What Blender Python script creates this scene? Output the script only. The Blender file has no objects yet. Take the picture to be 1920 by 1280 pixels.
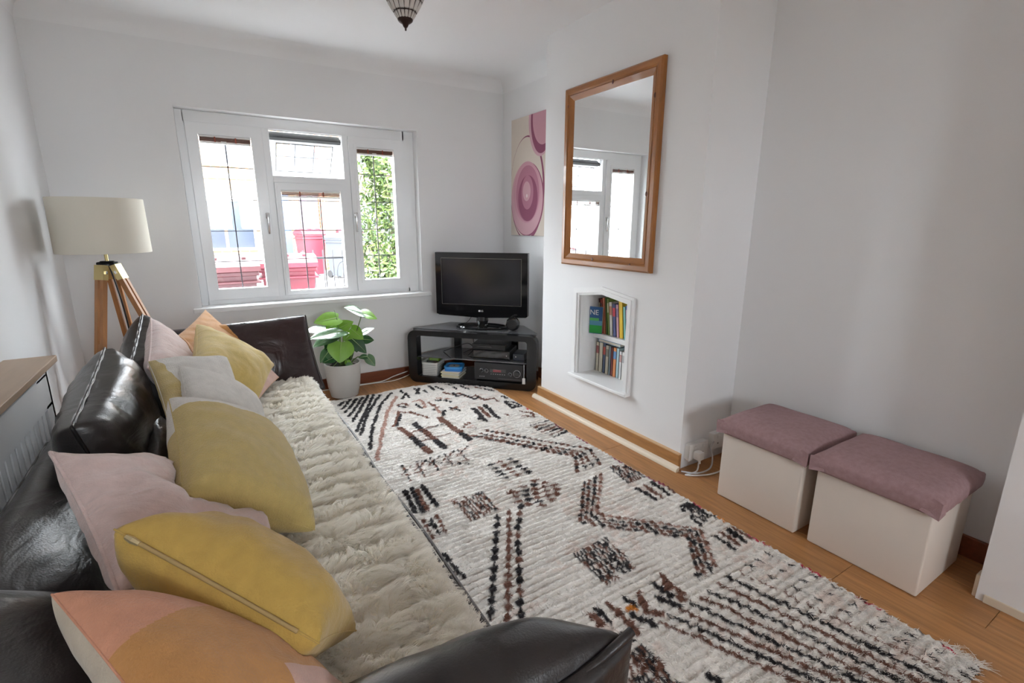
import bpy, bmesh, math, random
import numpy as np
from mathutils import Vector, Matrix, noise as mnoise
random.seed(7); RNG = np.random.default_rng(7)
SC = bpy.context.scene; COL = SC.collection; PI = math.pi

# ---------------------------------------------------------------- camera
FPX, PITCH, YAW, ROLL, CH = 919.0, math.radians(13.5), math.radians(31.65), math.radians(.165), 1.25
_fw = np.array([math.sin(YAW)*math.cos(PITCH), math.cos(YAW)*math.cos(PITCH), -math.sin(PITCH)])
_r = np.array([math.cos(YAW), -math.sin(YAW), 0.]); _u = np.cross(_r, _fw)
_r, _u = math.cos(ROLL)*_r+math.sin(ROLL)*_u, -math.sin(ROLL)*_r+math.cos(ROLL)*_u
cam = bpy.data.cameras.new('camera'); cam.sensor_width = 36; cam.lens = FPX/1920*36; cam.clip_start = .02
camo = bpy.data.objects.new('camera', cam); COL.objects.link(camo)
camo.matrix_world = Matrix(((_r[0], _u[0], -_fw[0], 0), (_r[1], _u[1], -_fw[1], 0), (_r[2], _u[2], -_fw[2], CH), (0, 0, 0, 1)))
SC.camera = camo
def ray(x, y): return (x-960)/FPX*_r-(y-640)/FPX*_u+_fw
def onz(x, y, z): d = ray(x, y); return d*((z-CH)/d[2])+np.array([0, 0, CH])
def onx(x, y, X): d = ray(x, y); return d*(X/d[0])+np.array([0, 0, CH])
def ony(x, y, Y): d = ray(x, y); return d*(Y/d[1])+np.array([0, 0, CH])

# ---------------------------------------------------------------- sky, light, exposure
w = bpy.data.worlds.new('overcast_sky'); SC.world = w; w.use_nodes = True
bg = w.node_tree.nodes['Background']; bg.inputs[0].default_value = (.875, .945, 1, 1); bg.inputs[1].default_value = 19.0
def portal(name, loc, rot, sx, sy):
    l = bpy.data.lights.new(name, 'AREA'); l.shape = 'RECTANGLE'; l.size = sx; l.size_y = sy; l.cycles.is_portal = True
    o = bpy.data.objects.new(name, l); COL.objects.link(o); o.location = loc; o.rotation_euler = rot
portal('sky_portal_front', (.713, 4.12, 1.32), (-PI/2, 0, 0), 1.56, 1.26)
portal('sky_portal_rear', (.55, -2.72, 1.5), (PI/2, 0, 0), 1.0, .9)
vs = SC.view_settings; vs.view_transform = 'Standard'; vs.look = 'None'; vs.exposure = 0.9; vs.gamma = 1; vs.use_curve_mapping = False
SC.cycles.max_bounces = 12; SC.cycles.diffuse_bounces = 8; SC.cycles.glossy_bounces = 4; SC.cycles.transparent_max_bounces = 24
SC.cycles.sample_clamp_indirect = 6

# ---------------------------------------------------------------- materials
MATS = {}
def mat(name, col=(.8, .8, .8), rough=.5, metal=0, var=0, vscale=8, bump=0, bscale=60, stretch=None, coat=0, spec=.5, sheen=0, col2=None, rnd=0, coords='Object', sss=0):
    if name in MATS: return MATS[name]
    m = bpy.data.materials.new(name); m.use_nodes = True; nt = m.node_tree; N = nt.nodes; L = nt.links
    b = N['Principled BSDF']; b.inputs['Roughness'].default_value = rough; b.inputs['Metallic'].default_value = metal
    b.inputs['Base Color'].default_value = (*col, 1); b.inputs['Specular IOR Level'].default_value = spec
    if coat: b.inputs['Coat Weight'].default_value = coat; b.inputs['Coat Roughness'].default_value = .05
    if sheen: b.inputs['Sheen Weight'].default_value = sheen; b.inputs['Sheen Roughness'].default_value = .5
    if var or bump or rnd:
        tc = N.new('ShaderNodeTexCoord'); mp = N.new('ShaderNodeMapping'); L.new(tc.outputs[coords], mp.inputs[0])
        if stretch: mp.inputs['Scale'].default_value = stretch
    if rnd:
        oi = N.new('ShaderNodeObjectInfo'); cb = N.new('ShaderNodeVectorMath'); cb.operation = 'SCALE'
        cx = N.new('ShaderNodeCombineXYZ'); [L.new(oi.outputs['Random'], cx.inputs[i]) for i in range(3)]
        L.new(cx.outputs[0], cb.inputs[0]); cb.inputs['Scale'].default_value = 37
        L.new(cb.outputs[0], mp.inputs['Location'])
    if var:
        n = N.new('ShaderNodeTexNoise'); n.inputs['Scale'].default_value = vscale; n.inputs['Detail'].default_value = 6; L.new(mp.outputs[0], n.inputs[0])
        r = N.new('ShaderNodeValToRGB'); r.color_ramp.elements[0].position = .3; r.color_ramp.elements[1].position = .7
        c2 = col2 or tuple(c*(1-var) for c in col); r.color_ramp.elements[0].color = (*c2, 1); r.color_ramp.elements[1].color = (*col, 1)
        L.new(n.outputs[0], r.inputs[0]); out = r.outputs[0]
        if rnd:
            hs = N.new('ShaderNodeHueSaturation'); ma = N.new('ShaderNodeMath'); ma.operation = 'MULTIPLY_ADD'; ma.inputs[1].default_value = rnd; ma.inputs[2].default_value = 1-rnd/2
            L.new(oi.outputs['Random'], ma.inputs[0]); L.new(ma.outputs[0], hs.inputs['Value']); L.new(out, hs.inputs['Color']); out = hs.outputs[0]
        L.new(out, b.inputs['Base Color'])
    if bump:
        n2 = N.new('ShaderNodeTexNoise'); n2.inputs['Scale'].default_value = bscale; n2.inputs['Detail'].default_value = 4; L.new(mp.outputs[0], n2.inputs[0])
        bp = N.new('ShaderNodeBump'); bp.inputs['Strength'].default_value = bump; bp.inputs['Distance'].default_value = .01
        L.new(n2.outputs[0], bp.inputs['Height']); L.new(bp.outputs[0], b.inputs['Normal'])
    MATS[name] = m; return m
def glass(name, tint=(1, 1, 1), refl=.08):
    m = bpy.data.materials.new(name); m.use_nodes = True; nt = m.node_tree; N = nt.nodes; L = nt.links; N.remove(N['Principled BSDF'])
    t = N.new('ShaderNodeBsdfTransparent'); t.inputs[0].default_value = (*tint, 1); g = N.new('ShaderNodeBsdfGlossy'); g.inputs['Roughness'].default_value = .02
    f = N.new('ShaderNodeLayerWeight'); f.inputs[0].default_value = .5; pw_ = N.new('ShaderNodeMath'); pw_.operation = 'POWER'; pw_.inputs[1].default_value = 5; ad_ = N.new('ShaderNodeMath'); ad_.operation = 'MULTIPLY_ADD'; ad_.inputs[1].default_value = .5; ad_.inputs[2].default_value = .02; mx = N.new('ShaderNodeMixShader')
    L.new(f.outputs['Facing'], pw_.inputs[0]); L.new(pw_.outputs[0], ad_.inputs[0]); L.new(ad_.outputs[0], mx.inputs[0]); L.new(t.outputs[0], mx.inputs[1]); L.new(g.outputs[0], mx.inputs[2]); L.new(mx.outputs[0], N['Material Output'].inputs[0]); MATS[name] = m; return m
def fibre(m, tr):
    nt = m.node_tree; N, L = nt.nodes, nt.links; b = N['Principled BSDF']; t = N.new('ShaderNodeBsdfTranslucent'); mx = N.new('ShaderNodeMixShader'); mx.inputs[0].default_value = tr
    if b.inputs['Base Color'].links: L.new(b.inputs['Base Color'].links[0].from_socket, t.inputs[0])
    else: t.inputs[0].default_value = b.inputs['Base Color'].default_value
    L.new(b.outputs[0], mx.inputs[1]); L.new(t.outputs[0], mx.inputs[2]); L.new(mx.outputs[0], N['Material Output'].inputs[0]); return m
def attrmat(name, attr, rough=.9, sheen=0):
    m = bpy.data.materials.new(name); m.use_nodes = True; nt = m.node_tree; a = nt.nodes.new('ShaderNodeAttribute'); a.attribute_name = attr
    b = nt.nodes['Principled BSDF']; b.inputs['Roughness'].default_value = rough; b.inputs['Specular IOR Level'].default_value = .1; nt.links.new(a.outputs['Color'], b.inputs['Base Color'])
    if sheen: b.inputs['Sheen Weight'].default_value = sheen
    MATS[name] = m; return m
PAINT = mat('wall_paint', (.80, .80, .805), .85, var=.02, vscale=1.5, bump=.04, bscale=120)
CEIL = mat('ceiling_paint', (.84, .84, .845), .9, bump=.03, bscale=90)
GLOSSW = mat('white_gloss_paint', (.82, .82, .82), .35)
UPVC = mat('white_upvc', (.84, .85, .86), .25)
FLOORW = mat('oak_laminate', (.50, .235, .085), .38, var=.35, vscale=5, stretch=(14, 1.0, 1), rnd=.28, bump=.02, bscale=20)
SKIRT = mat('oak_skirting', (.46, .22, .075), .4, var=.3, vscale=6, stretch=(8, 1.2, 8))
SKIRTR = mat('red_skirting', (.22, .06, .025), .35, var=.3, vscale=6, stretch=(1.2, 8, 8))
CREAMW = mat('cream_trim', (.70, .60, .47), .5)
PINE = mat('pine_frame', (.36, .135, .028), .32, var=.3, vscale=3, stretch=(3, 9, 1.5), coat=.2)
KNOT = mat('pine_knot', (.10, .025, .01), .4)
MIRROR = mat('mirror_glass', (.93, .94, .94), .0, metal=1)
LEATHER = mat('dark_leather', (.022, .018, .018), .30, bump=.10, bscale=260, spec=.6, var=.3, vscale=6)
LEATHERB = mat('brown_leather', (.030, .013, .014), .28, bump=.08, bscale=220, spec=.6, var=.4, vscale=6)
STITCH = mat('grey_zip', (.35, .35, .37), .4)
def folds(m, sc, st, dist):
    nt = m.node_tree; N, L = nt.nodes, nt.links; b = N['Principled BSDF']; tc = N.new('ShaderNodeTexCoord'); mp = N.new('ShaderNodeMapping'); mp.inputs['Scale'].default_value = sc; L.new(tc.outputs['Object'], mp.inputs[0])
    n = N.new('ShaderNodeTexNoise'); n.inputs['Scale'].default_value = 1; n.inputs['Detail'].default_value = 3; n.inputs['Distortion'].default_value = .8; L.new(mp.outputs[0], n.inputs[0]); bp = N.new('ShaderNodeBump'); bp.inputs['Strength'].default_value = st; bp.inputs['Distance'].default_value = dist
    L.new(n.outputs[0], bp.inputs['Height'])
    if b.inputs['Normal'].links: L.new(b.inputs['Normal'].links[0].from_socket, bp.inputs['Normal'])
    L.new(bp.outputs[0], b.inputs['Normal'])
folds(LEATHER, (7, 5, 16), .28, .03); folds(LEATHERB, (7, 7, 9), .35, .04)
BLACK = mat('black_plastic', (.012, .012, .013), .3)
BLKGLOSS = mat('black_gloss', (.006, .006, .007), .08, coat=.5)
BLKSAT = mat('black_lacquer', (.010, .010, .011), .22)
GREYGL = mat('smoked_glass', (.09, .09, .095), .08, spec=.8)
METAL = mat('chrome', (.75, .75, .76), .2, metal=1)
BRASS = mat('brass', (.62, .50, .24), .3, metal=1)
LEAD = mat('lead_came', (.10, .10, .11), .5)
WHITEP = mat('white_plastic', (.80, .80, .79), .4)
PANE = glass('clear_pane')
_c = {}
def flat(col, rough=.6, tag='dye'):
    k = (tuple(round(c, 3) for c in col), rough)
    if k not in _c: _c[k] = mat('%s_%d' % (tag, len(_c)), col, rough)
    return _c[k]

# ---------------------------------------------------------------- mesh helpers: each returns (verts, faces)
def box(a, b, bev=0, seg=2):
    x0, y0, z0 = [min(p, q) for p, q in zip(a, b)]; x1, y1, z1 = [max(p, q) for p, q in zip(a, b)]
    V = [(x0, y0, z0), (x1, y0, z0), (x1, y1, z0), (x0, y1, z0), (x0, y0, z1), (x1, y0, z1), (x1, y1, z1), (x0, y1, z1)]
    F = [(0, 3, 2, 1), (4, 5, 6, 7), (0, 1, 5, 4), (1, 2, 6, 5), (2, 3, 7, 6), (3, 0, 4, 7)]
    if not bev: return V, F
    bm = bmesh.new(); vs_ = [bm.verts.new(v) for v in V]; [bm.faces.new([vs_[i] for i in f]) for f in F]
    bmesh.ops.bevel(bm, geom=bm.edges[:], offset=bev, segments=seg, affect='EDGES', profile=.5)
    bm.verts.index_update(); V = [tuple(v.co) for v in bm.verts]; F = [tuple(v.index for v in f.verts) for f in bm.faces]; bm.free(); return V, F
def join(*ms):
    V, F = [], []
    for v, f in ms: k = len(V); V += [tuple(p) for p in v]; F += [tuple(i+k for i in q) for q in f]
    return V, F
def xf(m, loc=(0, 0, 0), rot=(0, 0, 0), sc=(1, 1, 1)):
    M = Matrix.LocRotScale(Vector(loc), __import__('mathutils').Euler(rot), Vector(sc)); return [tuple(M @ Vector(v)) for v in m[0]], m[1]
def tube(path, r, n=8, closed=False, cap=True):
    P = [Vector(p) for p in path]; V, F = [], []; k = len(P); rs = r if isinstance(r, (list, tuple)) else [r]*k
    prev = None
    for i, p in enumerate(P):
        t = (P[(i+1) % k]-P[i-1]) if closed else (P[min(i+1, k-1)]-P[max(i-1, 0)])
        t = t.normalized() if t.length > 1e-9 else Vector((0, 0, 1))
        if prev is None: a = t.orthogonal().normalized()
        else: a = (prev-t*prev.dot(t)); a = a.normalized() if a.length > 1e-6 else t.orthogonal().normalized()
        prev = a; b = t.cross(a)
        for j in range(n): q = 2*PI*j/n; V.append(tuple(p+(a*math.cos(q)+b*math.sin(q))*rs[i]))
    for i in range(k if closed else k-1):
        for j in range(n): i2 = (i+1) % k; F.append((i*n+j, i*n+(j+1) % n, i2*n+(j+1) % n, i2*n+j))
    if cap and not closed: F.append(tuple(range(n-1, -1, -1))); F.append(tuple(range((k-1)*n, k*n)))
    return V, F
def lathe(prof, n=32, c=(0, 0, 0)):
    V, F = [], []
    for r, z in prof:
        for j in range(n): q = 2*PI*j/n; V.append((c[0]+r*math.cos(q), c[1]+r*math.sin(q), c[2]+z))
    for i in range(len(prof)-1):
        for j in range(n): F.append((i*n+j, i*n+(j+1) % n, (i+1)*n+(j+1) % n, (i+1)*n+j))
    if prof[0][0] > 1e-6: F.append(tuple(range(n-1, -1, -1)))
    if prof[-1][0] > 1e-6: F.append(tuple(range((len(prof)-1)*n, len(prof)*n)))
    return V, F
def prism(poly, axis, a, b):
    """poly of 2-D points extruded along axis from a to b; the other two axes in cyclic order"""
    def P(p, t): return {'x': (t, p[0], p[1]), 'y': (p[0], t, p[1]), 'z': (p[0], p[1], t)}[axis]
    n = len(poly); V = [P(p, a) for p in poly]+[P(p, b) for p in poly]
    F = [tuple(range(n)), tuple(range(2*n-1, n-1, -1))]+[(i, (i+1) % n, n+(i+1) % n, n+i) for i in range(n)]; return V, F
def frame(outer, inner, axis, a, b):
    """ring between two polygons of equal count"""
    def P(p, t): return {'x': (t, p[0], p[1]), 'y': (p[0], t, p[1]), 'z': (p[0], p[1], t)}[axis]
    n = len(outer); V = [P(p, a) for p in outer]+[P(p, a) for p in inner]+[P(p, b) for p in outer]+[P(p, b) for p in inner]; F = []
    for i in range(n):
        j = (i+1) % n; F += [(i, j, n+j, n+i), (2*n+i, 3*n+i, 3*n+j, 2*n+j), (i, 2*n+i, 2*n+j, j), (n+i, n+j, 3*n+j, 3*n+i)]
    return V, F
def rect(x0, z0, x1, z1): return [(x0, z0), (x1, z0), (x1, z1), (x0, z1)]
def rrect(x0, z0, x1, z1, r, k=6):
    out = []
    for cx, cz, a in ((x1-r, z0+r, -90), (x1-r, z1-r, 0), (x0+r, z1-r, 90), (x0+r, z0+r, 180)):
        for i in range(k+1): q = math.radians(a+90*i/k); out.append((cx+r*math.cos(q), cz+r*math.sin(q)))
    return out

def obj(name, m, material, parent=None, smooth=False, fix=True, loc=None):
    me = bpy.data.meshes.new(name); V, F = m
    if loc is not None: V = [(v[0]-loc[0], v[1]-loc[1], v[2]-loc[2]) for v in V]
    me.from_pydata([tuple(map(float, v)) for v in V], [], F)
    if fix:
        bm = bmesh.new(); bm.from_mesh(me); bmesh.ops.recalc_face_normals(bm, faces=bm.faces); bm.to_mesh(me); bm.free()
    if smooth is True: me.polygons.foreach_set('use_smooth', [True]*len(me.polygons))
    elif smooth:
        me.polygons.foreach_set('use_smooth', [True]*len(me.polygons)); me.set_sharp_from_angle(angle=math.radians(smooth))
    if material: me.materials.append(material)
    o = bpy.data.objects.new(name, me); COL.objects.link(o)
    if parent is not None: o.parent = parent
    elif loc is not None: o.location = loc
    return o
class Thing:
    """an Empty at a thing's base that parents its parts; parts are given in world space (w) or local space (p)"""
    def __init__(s, name, label=None, cat=None, loc=(0, 0, 0), rz=0, group=None, kind=None):
        o = bpy.data.objects.new(name, None); COL.objects.link(o); o.empty_display_size = .05; o.location = loc; o.rotation_euler = (0, 0, rz); s.o = o
        if label: o['label'] = label
        if cat: o['category'] = cat
        if group: o['group'] = group
        if kind: o['kind'] = kind
        s.inv = Matrix.LocRotScale(Vector(loc), __import__('mathutils').Euler((0, 0, rz)), None).inverted()
    def p(s, name, m, material, parent=None, **k): return obj(name, m, material, parent or s.o, **k)
    def w(s, name, m, material, parent=None, **k): return obj(name, ([tuple(s.inv @ Vector(v)) for v in m[0]], m[1]), material, parent or s.o, **k)
def tag(o, label, cat, group=None, kind=None):
    o['label'] = label; o['category'] = cat
    if group: o['group'] = group
    if kind: o['kind'] = kind
    return o
def struct(name, m, material, label=None, cat=None, **k):
    o = obj(name, m, material, **k); o['kind'] = 'structure'
    if label: o['label'] = label
    if cat: o['category'] = cat
    return o
def text(name, s, size, M, material, parent, ext=.0006):
    c = bpy.data.curves.new(name, 'FONT'); c.body = s; c.size = size; c.extrude = ext; c.align_x = 'CENTER'; c.align_y = 'CENTER'; c.materials.append(material)
    t = bpy.data.objects.new(name, c); dg = bpy.context.evaluated_depsgraph_get(); COL.objects.link(t); dg.update()
    me = bpy.data.meshes.new_from_object(t.evaluated_get(dg)); bpy.data.objects.remove(t); o = bpy.data.objects.new(name, me); COL.objects.link(o)
    if not me.materials: me.materials.append(material)
    o.parent = parent; o.matrix_local = M; return o

# ---------------------------------------------------------------- the room
XL, XB, XR, XN, XS = -.713, 1.98, 2.267, 2.38, 2.118          # left wall, chimney breast, far alcove, near alcove, stub
YW, YB0, YB1, YS, YR, ZC = 3.834, 1.54, 2.80, .386, -2.6, 2.39
WX0, WX1, WZ0, WZ1 = -.066, 1.4925, .70, 1.944
fl = struct('floor', box((XL-.1, YR-.1, -.12), (XN+.1, YW+.3, -.014)), mat('underlay', (.10, .06, .03), .9), 'warm oak laminate plank floor', 'floor')
pw, plen = .192, 1.22
pm = None; k = 0
x = XL
while x < XN:
    x1 = min(x+pw, XN); y = YR+(-.37*(k % 3)) ; k += 1
    while y < YW:
        y0, y1 = max(y, YR), min(y+plen, YW)
        if y1-y0 > .03: obj('plank', box((x+.0006, y0+.0006, -.014), (x1-.0006, y1-.0006, 0), .0012, 1), FLOORW, fl)
        y += plen
    x = x1
struct('ceiling', box((XL-.1, YR-.1, ZC), (XN+.1, YW+.3, ZC+.1)), CEIL, 'plain white painted ceiling', 'ceiling')
struct('wall_left', box((XL-.1, YR-.1, -.1), (XL, YW+.3, ZC)), PAINT, 'white painted wall behind the sofa', 'wall')
struct('wall_window', join(box((XL, YW, -.1), (WX0, YW+.27, ZC)), box((WX1, YW, -.1), (XN+.1, YW+.27, ZC)), box((WX0, YW, -.1), (WX1, YW+.27, WZ0)), box((WX0, YW, WZ1), (WX1, YW+.27, ZC))), PAINT, 'white wall around the street window', 'wall')
NY0, NY1, NZ0, NZS, NZP = 1.969, 2.391, .300, .815, .843
nyc = (NY0+NY1)/2
hole = [(NY0, NZ0), (NY1, NZ0), (NY1, NZS), (nyc, NZP), (NY0, NZS)]
outer = [(YB0, -.1), (YB1, -.1), (YB1, ZC), (nyc, ZC), (YB0, ZC)]
nv, nf = frame(outer, hole, 'x', XB, XN+.1)
br = struct('wall_chimney_breast', join((nv, nf), box((XR+.02, YB0+.01, -.1), (XR+.06, YB1-.01, ZC))), PAINT, 'white chimney breast with the mirror and book niche', 'wall')
struct('wall_alcove_far', box((XR, YB1-.001, -.1), (XN+.1, YW, ZC)), PAINT, 'white alcove wall behind the canvas print', 'wall')
struct('wall_alcove_near', box((XN, YS-.3, -.1), (XN+.1, YB0+.001, ZC)), PAINT, 'white alcove wall behind the storage boxes', 'wall')
struct('wall_stub', box((XS, YR, -.1), (XN+.1, YS, ZC)), PAINT, 'white wall end beside the storage boxes', 'wall')
PX0, PX1, PZ0, PZ1 = .05, 1.05, 1.05, 1.95
struct('wall_back', join(box((XL, YR-.1, -.1), (PX0, YR, ZC)), box((PX1, YR-.1, -.1), (XN, YR, ZC)), box((PX0, YR-.1, -.1), (PX1, YR, PZ0)), box((PX0, YR-.1, PZ1), (PX1, YR, ZC))), PAINT, 'white back wall with the fill-light window', 'wall')
# coving
def cove_prof(k=8, a=.092):
    pts = [(0, 0), (0, -a)]+[(a*(1-math.cos(PI/2*i/k))+.0, -a+a*math.sin(PI/2*i/k)) for i in range(1, k)]+[(a, 0)]
    return pts
cv = cove_prof()
struct('trim_1', prism([(XL+p[0], ZC+p[1]) for p in cv], 'y', YR, YW), CEIL, 'plaster coving along the left wall', 'coving', smooth=40)
struct('trim_2', ([(t, YW-p[0], ZC+p[1]) for t in (XL, XR) for p in cv], [tuple(range(len(cv))), tuple(range(2*len(cv)-1, len(cv)-1, -1))]+[(i, (i+1) % len(cv), len(cv)+(i+1) % len(cv), len(cv)+i) for i in range(len(cv))]), CEIL, 'plaster coving above the street window', 'coving', smooth=40)
struct('trim_3', prism([(XR-p[0], ZC+p[1]) for p in cv], 'y', YB1, YW), CEIL, 'plaster coving above the canvas print', 'coving', smooth=40)
# skirting
struct('baseboard_window', box((XL, YW-.018, 0), (XR, YW, .083), .003), SKIRTR, 'red-brown skirting under the window', 'skirting')
bb = Thing('baseboard_chimney', 'oak skirting with cream beading along the chimney breast', 'skirting', (XB, 2.1, 0), kind='structure')
bb.w('board', box((XB-.02, YB0-.012, 0), (XB, YB1+.02, .088), .003), SKIRT)
bb.w('top_edge', box((XB-.021, YB0-.012, .084), (XB+.001, YB1+.02, .091), .002), mat('pale_oak', (.60, .38, .20), .5))
q = [(XB-.02, 0), (XB-.046, 0), (XB-.044, .012), (XB-.036, .021), (XB-.02, .026)]
bb.w('beading', prism(q, 'y', YB0-.02, YB1+.055), CREAMW, smooth=40)
struct('baseboard_alcove', join(box((XN-.018, YS, 0), (XN, YB0, .085), .003), box((XR-.018, YB1, 0), (XR, YW, .085), .003)), SKIRTR, 'dark skirting along the alcove wall', 'skirting')
struct('baseboard_stub', join(box((XS-.006, YR, 0), (XS, YS-.02, .03), .002), box((XS+.005, YS, 0), (XS+.05, YS+.012, .085), .003)), CREAMW, 'bare cream edge at the foot of the wall end', 'skirting')
struct('baseboard_left', box((XL, YR, 0), (XL+.018, YW-.02, .083), .003), SKIRTR, 'dark skirting along the left wall', 'skirting')

# ---------------------------------------------------------------- street window
FY = YW+.085
win = Thing('window_1', 'white three-light casement window with leaded panes onto the street', 'window', (.7, FY, WZ0), kind='structure')
def bars(*r, y0=FY, y1=FY+.06, bev=.004): return join(*[box((a, y0, b), (c, y1, d), bev) for a, b, c, d in r])
win.w('frame', bars((WX0, WZ0, -.018, WZ1), (1.402, WZ0, WX1, WZ1), (-.03, 1.872, 1.42, WZ1), (-.03, WZ0, 1.42, .735)), UPVC)
win.w('mullion', bars((.418, .73, .463, 1.875)), UPVC); win.w('mullion', bars((.945, .73, .988, 1.875)), UPVC); win.w('transom', bars((.46, 1.525, .95, 1.572)), UPVC)
def sash(x0, z0, x1, z1, gx0, gz0, gx1, gz1, vb, hb, handle=None, sub=True):
    f = win.w('sash', frame(rect(x0, z0, x1, z1), rect(gx0, gz0, gx1, gz1), 'y', FY-.014, FY+.045), UPVC)
    win.w('glazing_bead', frame(rect(gx0-.022, gz0-.022, gx1+.022, gz1+.022), rect(gx0, gz0, gx1, gz1), 'y', FY-.02, FY-.013), UPVC, f)
    win.w('pane', box((gx0-.005, FY+.018, gz0-.005), (gx1+.005, FY+.022, gz1+.005)), PANE, f)
    for v in vb: win.w('glazing_bar', box((v-.0035, FY+.012, gz0), (v+.0035, FY+.0175, gz1-.04)), LEAD, f)
    for h in hb: win.w('glazing_bar', box((gx0, FY+.012, h-.0025), (gx1, FY+.0175, h+.0025)), LEAD, f)
    if handle:
        hx, hz = handle; h = win.w('handle', join(box((hx-.012, FY-.03, hz-.02), (hx+.012, FY-.014, hz+.02), .004), xf(box((-.008, -.008, -.125), (.008, .006, .012), .005), (hx, FY-.042, hz), (.06, 0, 0))), METAL, f, smooth=40)
sash(-.018, .735, .418, 1.872, .046, .807, .348, 1.802, [.194], [1.609, 1.402, 1.196, .991], (.398, 1.30))
sash(.463, .735, .945, 1.525, .500, .768, .906, 1.478, [.628, .762], [1.408, 1.199, .996])
sash(.988, .735, 1.402, 1.872, 1.044, .817, 1.326, 1.80, [1.174], [1.61, 1.411, 1.206, 1.004], (1.006, 1.31))
# open fanlight: hung outside, its foot swung out
def tilt(m, piv, a):
    c, s = math.cos(a), math.sin(a); return [(v[0], piv[0]+(v[1]-piv[0])*c-(v[2]-piv[1])*s, piv[1]+(v[1]-piv[0])*s+(v[2]-piv[1])*c) for v in m[0]], m[1]
pv = (FY+.06, 1.845); an = math.radians(42)
fx0, fx1 = .466, .942
fan = win.w('fanlight', tilt(frame(rect(fx0, 1.52, fx1, 1.845), rect(fx0+.05, 1.57, fx1-.05, 1.795), 'y', FY+.04, FY+.085), pv, an), UPVC)
win.w('pane', tilt(box((fx0+.045, FY+.06, 1.565), (fx1-.045, FY+.064, 1.80)), pv, an), PANE, fan)
for v in (.64, .77): win.w('glazing_bar', tilt(box((v-.003, FY+.054, 1.57), (v+.003, FY+.059, 1.795)), pv, an), LEAD, fan)
win.w('glazing_bar', tilt(box((fx0+.05, FY+.054, 1.68), (fx1-.05, FY+.059, 1.686)), pv, an), LEAD, fan)
win.w('handle', tilt(join(box((.685, FY+.025, 1.535), (.725, FY+.04, 1.555), .003), box((.70, FY+.012, 1.49), (.712, FY+.026, 1.55), .003)), pv, an), METAL, fan)
win.w('shaded_rail', tilt(box((fx0-.004, FY+.030, 1.825), (fx1+.004, FY+.095, 1.852), .003), pv, an), mat('gasket_shade_grey', (.05, .05, .05), .6), fan)  # near-black strip paints in the shade along the sash's top rail
win.w('gasket', tilt(frame(rect(fx0+.044, 1.564, fx1-.044, 1.801), rect(fx0+.05, 1.57, fx1-.05, 1.795), 'y', FY+.038, FY+.041), pv, an), MATS['gasket_shade_grey'], fan)
for sx in (.47, .935): win.w('stay', tube([(sx, FY+.05, 1.60), (sx, FY+.17, 1.66)], .004, 6), METAL)
sill = struct('window_sill', join(box((WX0-.05, YW-.042, WZ0-.032), (WX1+.065, YW+.002, WZ0-.001), .006), box((WX0+.0005, YW-.01, WZ0-.03), (WX1-.0005, FY+.02, WZ0+.001))), GLOSSW, 'white window sill board over the plain wall', 'sill')
# raised blinds inside each light
BLB = mat('blind_slat', (.13, .045, .022), .45)
def blind(x0, x1, z, label, clipx):
    t = Thing('window_blind', label, 'blind', ((x0+x1)/2, FY, z-.045))
    t.w('head_rail', box((x0, FY-.012, z-.012), (x1, FY+.010, z), .002), WHITEP)
    for i in range(5): t.w('slat', box((x0+.003, FY-.013, z-.017-i*.005), (x1-.003, FY+.011, z-.0135-i*.005)), BLB)
    t.w('bottom_rail', box((x0+.002, FY-.011, z-.05), (x1-.002, FY+.010, z-.0395), .002), WHITEP)
    for f in (.3, .7): t.w('cord', box((x0+(x1-x0)*f-.004, FY-.0145, z-.04), (x0+(x1-x0)*f+.004, FY-.0125, z-.008)), mat('red_cord', (.32, .06, .03), .6))
    t.w('clip', box((clipx-.02, FY-.016, z-.046), (clipx+.012, FY-.011, z-.034), .002), WHITEP)
blind(.048, .346, 1.801, 'brown slatted blind drawn up in the casement beside the tripod lamp', .19)
blind(.502, .904, 1.477, 'brown slatted blind drawn up below the open fanlight', .69)
blind(1.046, 1.324, 1.799, 'brown slatted blind drawn up in the casement beside the television', 1.18)
# unseen window behind the viewer, put in and sized for fill light
pd = Thing('window_2', 'unseen white framed fill-light window at the back of the room', 'window', (.75, YR-.06, PZ0), kind='structure')
for a, b in ((PX0, (PX0+PX1)/2), ((PX0+PX1)/2, PX1)):
    s_ = pd.w('sash', frame(rect(a, PZ0, b, PZ1), rect(a+.07, PZ0+.09, b-.07, PZ1-.07), 'y', YR-.09, YR-.04), UPVC)
    pd.w('pane', box((a+.06, YR-.067, PZ0+.08), (b-.06, YR-.063, PZ1-.06)), PANE, s_)

# ---------------------------------------------------------------- outside
struct('ground', box((-14, YW+.27, -.5), (26, 40, -.16)), mat('paving', (.26, .25, .24), .9, var=.2, vscale=2), 'pale paved front yard and street', 'ground')
struct('ground_rear', box((-10, -30, -.5), (12, YR-.1, -.06)), mat('patio', (.40, .38, .35), .9), 'pale patio slabs', 'ground')
BRICK = mat('pale_brick', (.50, .33, .22), .9)
nt = BRICK.node_tree; bt = nt.nodes.new('ShaderNodeTexBrick'); tcb = nt.nodes.new('ShaderNodeTexCoord'); mpb = nt.nodes.new('ShaderNodeMapping'); mpb.inputs['Rotation'].default_value = (PI/2, 0, 0)
nt.links.new(tcb.outputs['Object'], mpb.inputs[0]); nt.links.new(mpb.outputs[0], bt.inputs[0]); bt.inputs['Scale'].default_value = 2.2
bt.inputs[1].default_value = (.17, .105, .055, 1); bt.inputs[2].default_value = (.20, .11, .06, 1); bt.inputs[3].default_value = (.26, .225, .185, 1); nt.links.new(bt.outputs[0], nt.nodes['Principled BSDF'].inputs['Base Color'])
HY = 16.0
hs = Thing('terraced_house', 'pale brick terraced house across the street', 'house', (3, HY, -.16))
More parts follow.
